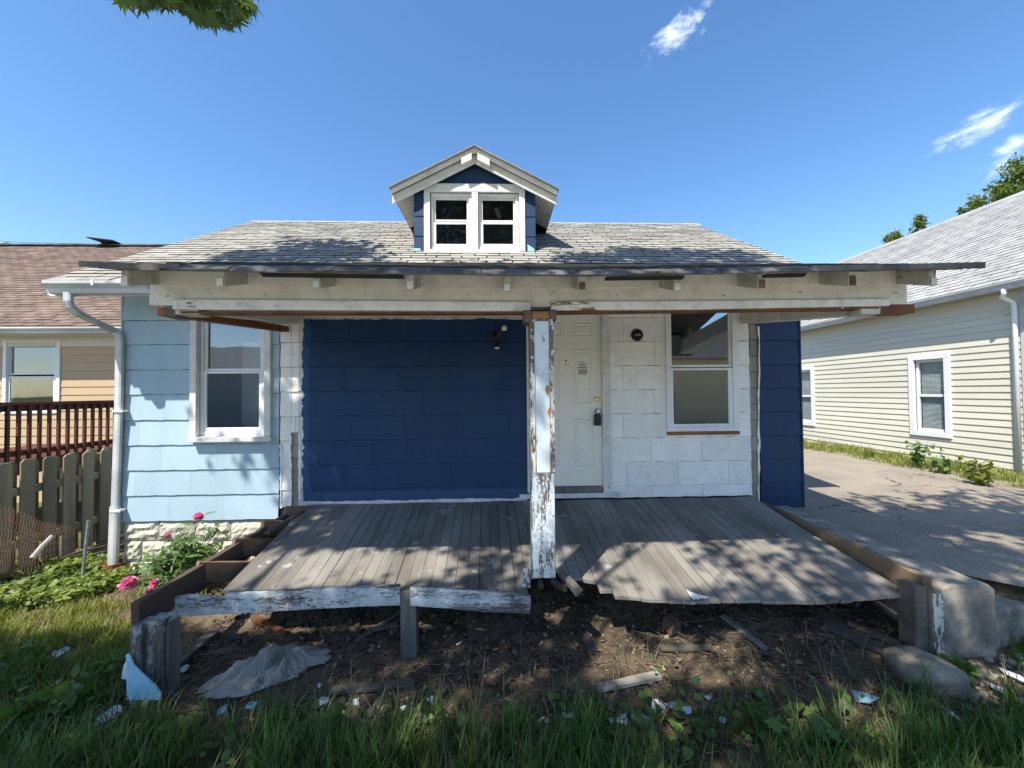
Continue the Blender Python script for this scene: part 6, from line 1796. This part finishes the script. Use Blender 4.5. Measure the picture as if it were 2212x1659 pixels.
# ------------------------------------------------------------------ crumpled sheet
def sheet():
    out = [(425, 1488), (480, 1455), (540, 1440), (585, 1405), (640, 1396), (705, 1402), (715, 1420), (700, 1432), (660, 1440), (640, 1462), (560, 1490), (535, 1500), (480, 1506), (440, 1503)]
    c = at_z(575, 1455, 0.0)
    pts = [at_z(x, y, 0.0) for x, y in out]
    n, rings = 170, 46; vs = []; fs = []
    def edge(t):
        t = (t % 1.0)*len(pts); i = int(t); f = t - i; return pts[i].lerp(pts[(i+1) % len(pts)], f)
    for j in range(rings+1):
        s = j/rings
        for i in range(n):
            e = edge(i/n); p = c.lerp(e, s)
            u = (p.x-c.x)*0.55 + (p.y-c.y)*1.0; v = -(p.x-c.x)*1.0 + (p.y-c.y)*0.5
            w = mnoise.noise(Vector((p.x*3, p.y*3, 5)))
            w2 = mnoise.noise(Vector((p.x*9, p.y*9, 2)))
            fold = 1 - abs(math.sin(v*15 + w*3.5 + 1.3*math.sin(u*6 + w*2)))**0.8
            fine = 1 - abs(math.sin(v*37 + w*6 + u*8 + w2*1.5))
            env = (1 - s**3)
            h = 0.012 + env*(0.02 + 0.095*fold + 0.045*fine + 0.03*w + 0.02*w2)
            h *= 0.75 + 0.5*math.exp(-((p.x-c.x-0.08)**2 + (p.y-c.y-0.02)**2)/0.05)
            wig = 0.03*s*mnoise.noise(Vector((i*0.45, 3, j*0.1)))
            vs.append((p.x+wig, p.y+wig*0.6, float(ground_z(p.x, p.y)) + h + 0.008))
    for j in range(rings):
        for i in range(n): fs.append((j*n+i, j*n+(i+1) % n, (j+1)*n+(i+1) % n, (j+1)*n+i))
    m = MB(); m.add(vs, fs); o = m.build('crumpled_sheet', 'plastic_sheet', smooth=True, label='crumpled dirty white plastic sheet lying on the soil under the porch', cat='plastic sheet')
    s_ = o.modifiers.new('thick', 'SOLIDIFY'); s_.thickness = 0.003
sheet()

# ------------------------------------------------------------------ loose boards on the soil
def plank(label, a, b, w, th, mat='loose_plank', za=0.02, zb=0.02, lift=0.02, roll=0.0):
    p, q = at_z(*a, za), at_z(*b, zb)
    p.z = float(ground_z(p.x, p.y)) + lift + th/2; q.z = float(ground_z(q.x, q.y)) + lift*0.6 + th/2
    m = MB(); m.bar(p, q, w, th, (math.sin(roll), 0, math.cos(roll)), 4, 0.002)
    return m.build('loose_board', mat, bevel=0.002, label=label, cat='board', group='loose boards on the soil')
plank('plank slanting up behind the left corner post', (372, 1448), (462, 1376), 0.09, 0.025, za=-0.02, zb=-0.02)
plank('short brown board under the left fascia', (548, 1352), (622, 1376), 0.05, 0.02, 'raw_brown_wood', za=0.0, zb=0.0)
plank('grey board lying under the right half of the deck', (1562, 1336), (1656, 1402), 0.045, 0.02, 'old_wood_grey', za=0.12, zb=0.08)
plank('long thin board leaning left of the stub post', (770, 1390), (868, 1330), 0.03, 0.02, za=0.0, zb=0.02)
plank('short board right of the long thin board', (805, 1368), (860, 1352), 0.05, 0.02, za=0.0, zb=0.02)
plank('buried board edge on the sunlit soil', (1290, 1490), (1425, 1466), 0.06, 0.025, 'old_shake', za=0.0, zb=0.0)
plank('half buried board in front of the plastic sheet', (705, 1500), (895, 1482), 0.06, 0.02, za=-0.02, zb=-0.02)
plank('dark board under the deck below the broken gap', (1258, 1362), (1284, 1402), 0.08, 0.02, 'deck_wood_dark', za=0.05, zb=0.03)
plank('long dark board leading to the right corner post', (1780, 1340), (1940, 1400), 0.10, 0.03, 'deck_wood_dark', za=0.15, zb=0.12)
plank('second dark board beside the right corner post', (1830, 1330), (1945, 1372), 0.05, 0.03, 'rim_wood', za=0.18, zb=0.15)
plank('shadowed board lying flat on the right soil', (1425, 1408), (1535, 1412), 0.05, 0.02, za=0.03, zb=0.03)
# a brick and a small box-like block
p = at_z(1450, 1352, 0.11); m = MB(); R_ = Matrix.Rotation(0.5, 4, 'Z') @ Matrix.Rotation(0.25, 4, 'X')
m.hexa([tuple(p + (R_ @ Vector(v))) for v in ((-0.055, -0.05, -0.03), (0.055, -0.05, -0.03), (0.05, 0.05, -0.03), (-0.05, 0.05, -0.03), (-0.05, -0.045, 0.065), (0.05, -0.045, 0.065), (0.045, 0.045, 0.065), (-0.045, 0.045, 0.065))])
m.build('brick', 'brick_brown', bevel=0.004, label='brown broken brick lying under the right deck edge', cat='brick')

# ------------------------------------------------------------------ pale fragments of broken siding
def shard(x, y, size, mat, seed, label, up=0.25, group='broken siding fragments', name='siding_fragment', pts=None):
    rng_ = random.Random(seed); n = rng_.randint(4, 6); size *= 1.25; a0 = rng_.uniform(0, 6)
    z = float(ground_z(x, y)) + 0.012
    t = Matrix.Translation((x, y, z + size*up*0.4)) @ Matrix.Rotation(rng_.uniform(0, 6.3), 4, 'Z') @ Matrix.Rotation(rng_.uniform(-1, 1)*up*1.6, 4, 'X') @ Matrix.Rotation(rng_.uniform(-1, 1)*up, 4, 'Y')
    poly = []
    for i in range(n):
        a = a0 + i*2*math.pi/n + rng_.uniform(-0.35, 0.35); r = size*rng_.uniform(0.45, 1.0)
        poly.append(t @ Vector((r*math.cos(a), 0.7*r*math.sin(a), 0)))
    m = MB(); m.prism(poly, (t.to_3x3() @ Vector((0, 0, 0.006)))); 
    return m.build(name, mat, label=label, cat='fragment', group=group)
near = [(1228, 1537, 0.055, 'fragment_white', 'square white fragment lying alone in the middle of the debris line'), (1173, 1545, 0.03, 'fragment_white', 'small white fragment just left of the square white one'), (1100, 1545, 0.03, 'fragment_white', 'pale chip two hand widths left of the square white fragment'),
        (1345, 1545, 0.055, 'fragment_white', 'white fragment at the left end of the long debris row'), (1370, 1535, 0.04, 'fragment_white', 'white chip wedged in the middle of the debris row'), (1420, 1520, 0.075, 'fragment_white', 'long curved white fragment at the grass edge'), (1462, 1520, 0.06, 'fragment_white', 'pale pointed fragment beside the long curved one'),
        (1485, 1525, 0.045, 'fragment_blue', 'blue chip at the right end of the debris row'), (1320, 1545, 0.03, 'fragment_white', 'tiny chip left of the debris row on the soil'), (1390, 1545, 0.045, 'fragment_blue', 'pale blue fragment behind grass blades'), (545, 1540, 0.05, 'fragment_blue', 'blue fragment standing in the grass below the plastic sheet'),
        (480, 1552, 0.045, 'fragment_blue', 'pale blue chip in the grass left of the standing blue fragment'), (700, 1530, 0.05, 'fragment_white', 'white fragment in the grass below the right end of the plastic sheet'), (770, 1535, 0.05, 'fragment_white', 'white fragment right of the one below the plastic sheet'), (690, 1495, 0.03, 'fragment_white', 'small chip at the front hem of the plastic sheet'), (340, 1520, 0.03, 'fragment_white', 'small pale chip below the blue siding scrap'),
        (398, 1458, 0.04, 'fragment_white', 'pale fragment right of the left corner post'), (120, 1428, 0.06, 'fragment_white', 'white fragment in the left grass'), (140, 1416, 0.05, 'fragment_blue', 'blue chip touching the white fragment in the left grass'), (195, 1560, 0.045, 'fragment_white', 'white chip left of the jar lid'), (225, 1565, 0.05, 'fragment_white', 'white chip overlapping the jar lid'), (205, 1580, 0.03, 'fragment_white', 'small chip below the jar lid'),
        (1865, 1525, 0.07, 'fragment_blue', 'pale blue fragment in the right grass before the boulder'), (2050, 1555, 0.06, 'fragment_white', 'white fragment in the grass below the right side of the boulder'), (2020, 1545, 0.05, 'fragment_white', 'white fragment in the grass straight below the boulder'), (2180, 1480, 0.09, 'fragment_white', 'large white fragment at the right edge by the gravel'), (2160, 1510, 0.07, 'fragment_white', 'white fragment left of the large one at the right edge'), (2200, 1530, 0.08, 'fragment_white', 'lowest white fragment at the right edge'),
        (1820, 1490, 0.05, 'loose_plank', 'brown scrap of wood left of the boulder'), (1945, 1545, 0.07, 'loose_plank', 'brown scrap lying below the boulder'), (930, 1500, 0.03, 'fragment_white', 'small chip on the soil in front of the stub post'), (1530, 1500, 0.025, 'fragment_white', 'tiny chip on the shaded soil right of the sunny patch'), (990, 1385, 0.02, 'fragment_white', 'tiny chip in the dark under the deck right of the stub post'), (1290, 1398, 0.045, 'boulder_rock', 'pale round stone on the sunlit soil'), (870, 1520, 0.025, 'fragment_white', 'small chip in the grass below the stub post'), (1240, 1590, 0.04, 'fragment_blue', 'blue chip in the grass below the square white fragment'), (1560, 1545, 0.03, 'fragment_blue', 'blue chip in the grass right of the debris row'), (1050, 1580, 0.05, 'fragment_white', 'white fragment deep in the grass below the second fascia board')]
for k, (px, py, s, mt, lab) in enumerate(near):
    zz = 0.02 if 800 < px < 1700 else -0.05
    p = at_z(px, py, zz); shard(p.x, p.y, s, mt, 100+k, lab or ('small pale fragment of broken siding scattered in the grass' if 'fragment' in mt else 'small brown scrap of wood lying right of the porch'))
# piece of blue siding leaning on the left post, and a second scrap behind it
Yb = 2.53
m = MB(); m.prism([at(272, 1415, Yb+0.03), at(276, 1412, Yb+0.03), at(281, 1418, Yb+0.03), at(288, 1436, Yb+0.025), at(310, 1458, Yb+0.015), at(336, 1482, Yb+0.004), at(346, 1497, Yb), at(347, 1512, Yb-0.01), at(274, 1512, Yb-0.01)], (0, 0.008, 0))
m.build('siding_scrap', 'fragment_blue', label='curved triangular scrap of light blue siding leaning on the left corner post', cat='siding scrap')
m = MB(); m.prism([at(266, 1440, 2.6), at(272, 1428, 2.6), at(273, 1468, 2.58), at(262, 1466, 2.58)], (0, 0.007, 0)); m.build('siding_scrap', 'fragment_white', label='thin white scrap behind the curved blue siding piece', cat='siding scrap')
p = at_z(247, 1564, -0.06); m = MB(); m.lathe((p.x, p.y, float(ground_z(p.x, p.y))+0.03), (0.2, -0.5, 1), [(0, 0.036), (0.012, 0.036), (0.014, 0.030), (0.010, 0.026), (0.012, 0.012)], 20); m.build('jar_lid', 'fragment_white', label='round white jar lid in the dark grass at lower left', cat='lid')
# white paint splash on the deck edge
def splash():
    q = [(1483, 1274), (1490, 1279), (1506, 1284), (1530, 1290), (1524, 1293), (1512, 1292), (1508, 1296), (1503, 1293), (1499, 1297), (1495, 1292), (1490, 1288)]
    f_ = min(deck_pts, key=lambda d: abs(proj(d[2])[0]-1505)); p = f_[2]; s_ = deck_slope(f_[0])
    n_ = Vector((0, -s_, 1)); pts = [at_plane(x, y, p + Vector((0, 0, 0.008)), n_) for x, y in q]
    m = MB(); m.prism(pts, (0, 0, 0.003)); m.build('paint_splash', 'vinyl_white', label='splash of spilt white paint on the front deck edge', cat='paint')
splash()

# ------------------------------------------------------------------ pebbles, clods, twigs, dry leaves
def stones(name, label, cat, n, region, smin, smax, mat, seed, dens=None, flat=0.6):
    rng = np.random.default_rng(seed); P = []
    while len(P) < n:
        x, y = rng.uniform(region[0], region[1]), rng.uniform(region[2], region[3])
        if dens and rng.random() > dens(x, y): continue
        P.append((x, y, float(ground_z(x, y))))
    P = np.array(P)
    t = (1+5**0.5)/2
    iv = np.array([(-1, t, 0), (1, t, 0), (-1, -t, 0), (1, -t, 0), (0, -1, t), (0, 1, t), (0, -1, -t), (0, 1, -t), (t, 0, -1), (t, 0, 1), (-t, 0, -1), (-t, 0, 1)])/1.9
    ivf = np.array([(0, 11, 5), (0, 5, 1), (0, 1, 7), (0, 7, 10), (0, 10, 11), (1, 5, 9), (5, 11, 4), (11, 10, 2), (10, 7, 6), (7, 1, 8), (3, 9, 4), (3, 4, 2), (3, 2, 6), (3, 6, 8), (3, 8, 9), (4, 9, 5), (2, 4, 11), (6, 2, 10), (8, 6, 7), (9, 8, 1)])
    S = smin + (smax-smin)*rng.random(len(P))**3
    R = rot_np(len(P), 1.0, rng)
    V, Fc = scatter_np(iv, ivf, P*0, R, S)
    V = V.reshape(len(P), 12, 3); V *= rng.uniform(0.65, 1.25, (len(P), 12, 1)); V[:, :, 2] *= flat
    V += P[:, None, :] + np.array([0, 0, 0.0])[None]
    obj_np(name, V.reshape(-1, 3), Fc, mat, label=label, cat=cat, kind='stuff')
def und(x, y): return 1.0 if -2.7 < x < 3.0 else 0.25
stones('pebbles', 'small pebbles and chips strewn over the bare soil', 'pebbles', 4200, (-4.2, 3.0, 2.3, 3.6), 0.002, 0.016, 'pebbles', 1, und)
stones('soil_clods', 'dark clods of soil under the sagging deck', 'soil', 2600, (-2.4, 2.95, 2.75, 3.9), 0.005, 0.034, 'soil_clods', 2, lambda x, y: 1.0 if x > 0.3 or y > 3.0 else 0.35, 0.75)
stones('gravel', 'pale gravel and rubble beside the concrete wall', 'gravel', 700, (2.75, 4.4, 2.15, 2.72), 0.008, 0.035, 'concrete', 3)
def twigs(name, label, n, region, seed, mat, lmin, lmax, rad, lift=0.01):
    rng = np.random.default_rng(seed); V = []; Fc = []; k = 0
    for _ in range(n):
        x, y = rng.uniform(region[0], region[1]), rng.uniform(region[2], region[3]); z = float(ground_z(x, y)) + lift*rng.uniform(0.5, 2.2)
        a = rng.uniform(0, 6.28); L_ = rng.uniform(lmin, lmax); b = a + rng.normal(0, 0.5); r = rad*rng.uniform(0.5, 1.2)
        p = [Vector((x, y, z)), Vector((x+math.cos(a)*L_*0.5, y+math.sin(a)*L_*0.5, z+rng.uniform(-0.004, 0.02))), Vector((x+math.cos(a)*L_*0.5+math.cos(b)*L_*0.5, y+math.sin(a)*L_*0.5+math.sin(b)*L_*0.5, z+rng.uniform(-0.006, 0.012)))]
        m = MB(); m.tube(p, [r, r*0.85, r*0.5], 4, cap=False); V += m.v; Fc += [tuple(i+k for i in f) for f in m.f]; k += len(m.v)
    obj_np(name, np.array(V), np.array(Fc), mat, label=label, cat='twigs', kind='stuff')
twigs('twigs', 'dry twigs and straw scattered on the soil before the porch', 1100, (-3.3, 3.0, 2.2, 3.1), 4, 'twigs', 0.05, 0.32, 0.0028)
twigs('twigs', 'dry stalks and roots on the sunlit left soil', 240, (-4.6, -2.0, 2.4, 3.7), 5, 'twigs', 0.05, 0.28, 0.0026)
def dry():
    rng = np.random.default_rng(8); P = []
    while len(P) < 1100:
        x, y = rng.uniform(-4.5, 3.2), rng.uniform(2.1, 3.4); P.append((x, y, float(ground_z(x, y)) + rng.uniform(0.004, 0.03)))
    P = np.array(P); V, Fc = scatter_np(OVAL[0], OVAL[1], P, rot_np(len(P), 0.4, rng), rng.uniform(0.015, 0.06, len(P)))
    obj_np('dry_leaves', V, Fc, 'dry_leaf', label='brown dry leaves and wood chips littering the soil', cat='leaf litter', kind='stuff')
dry()
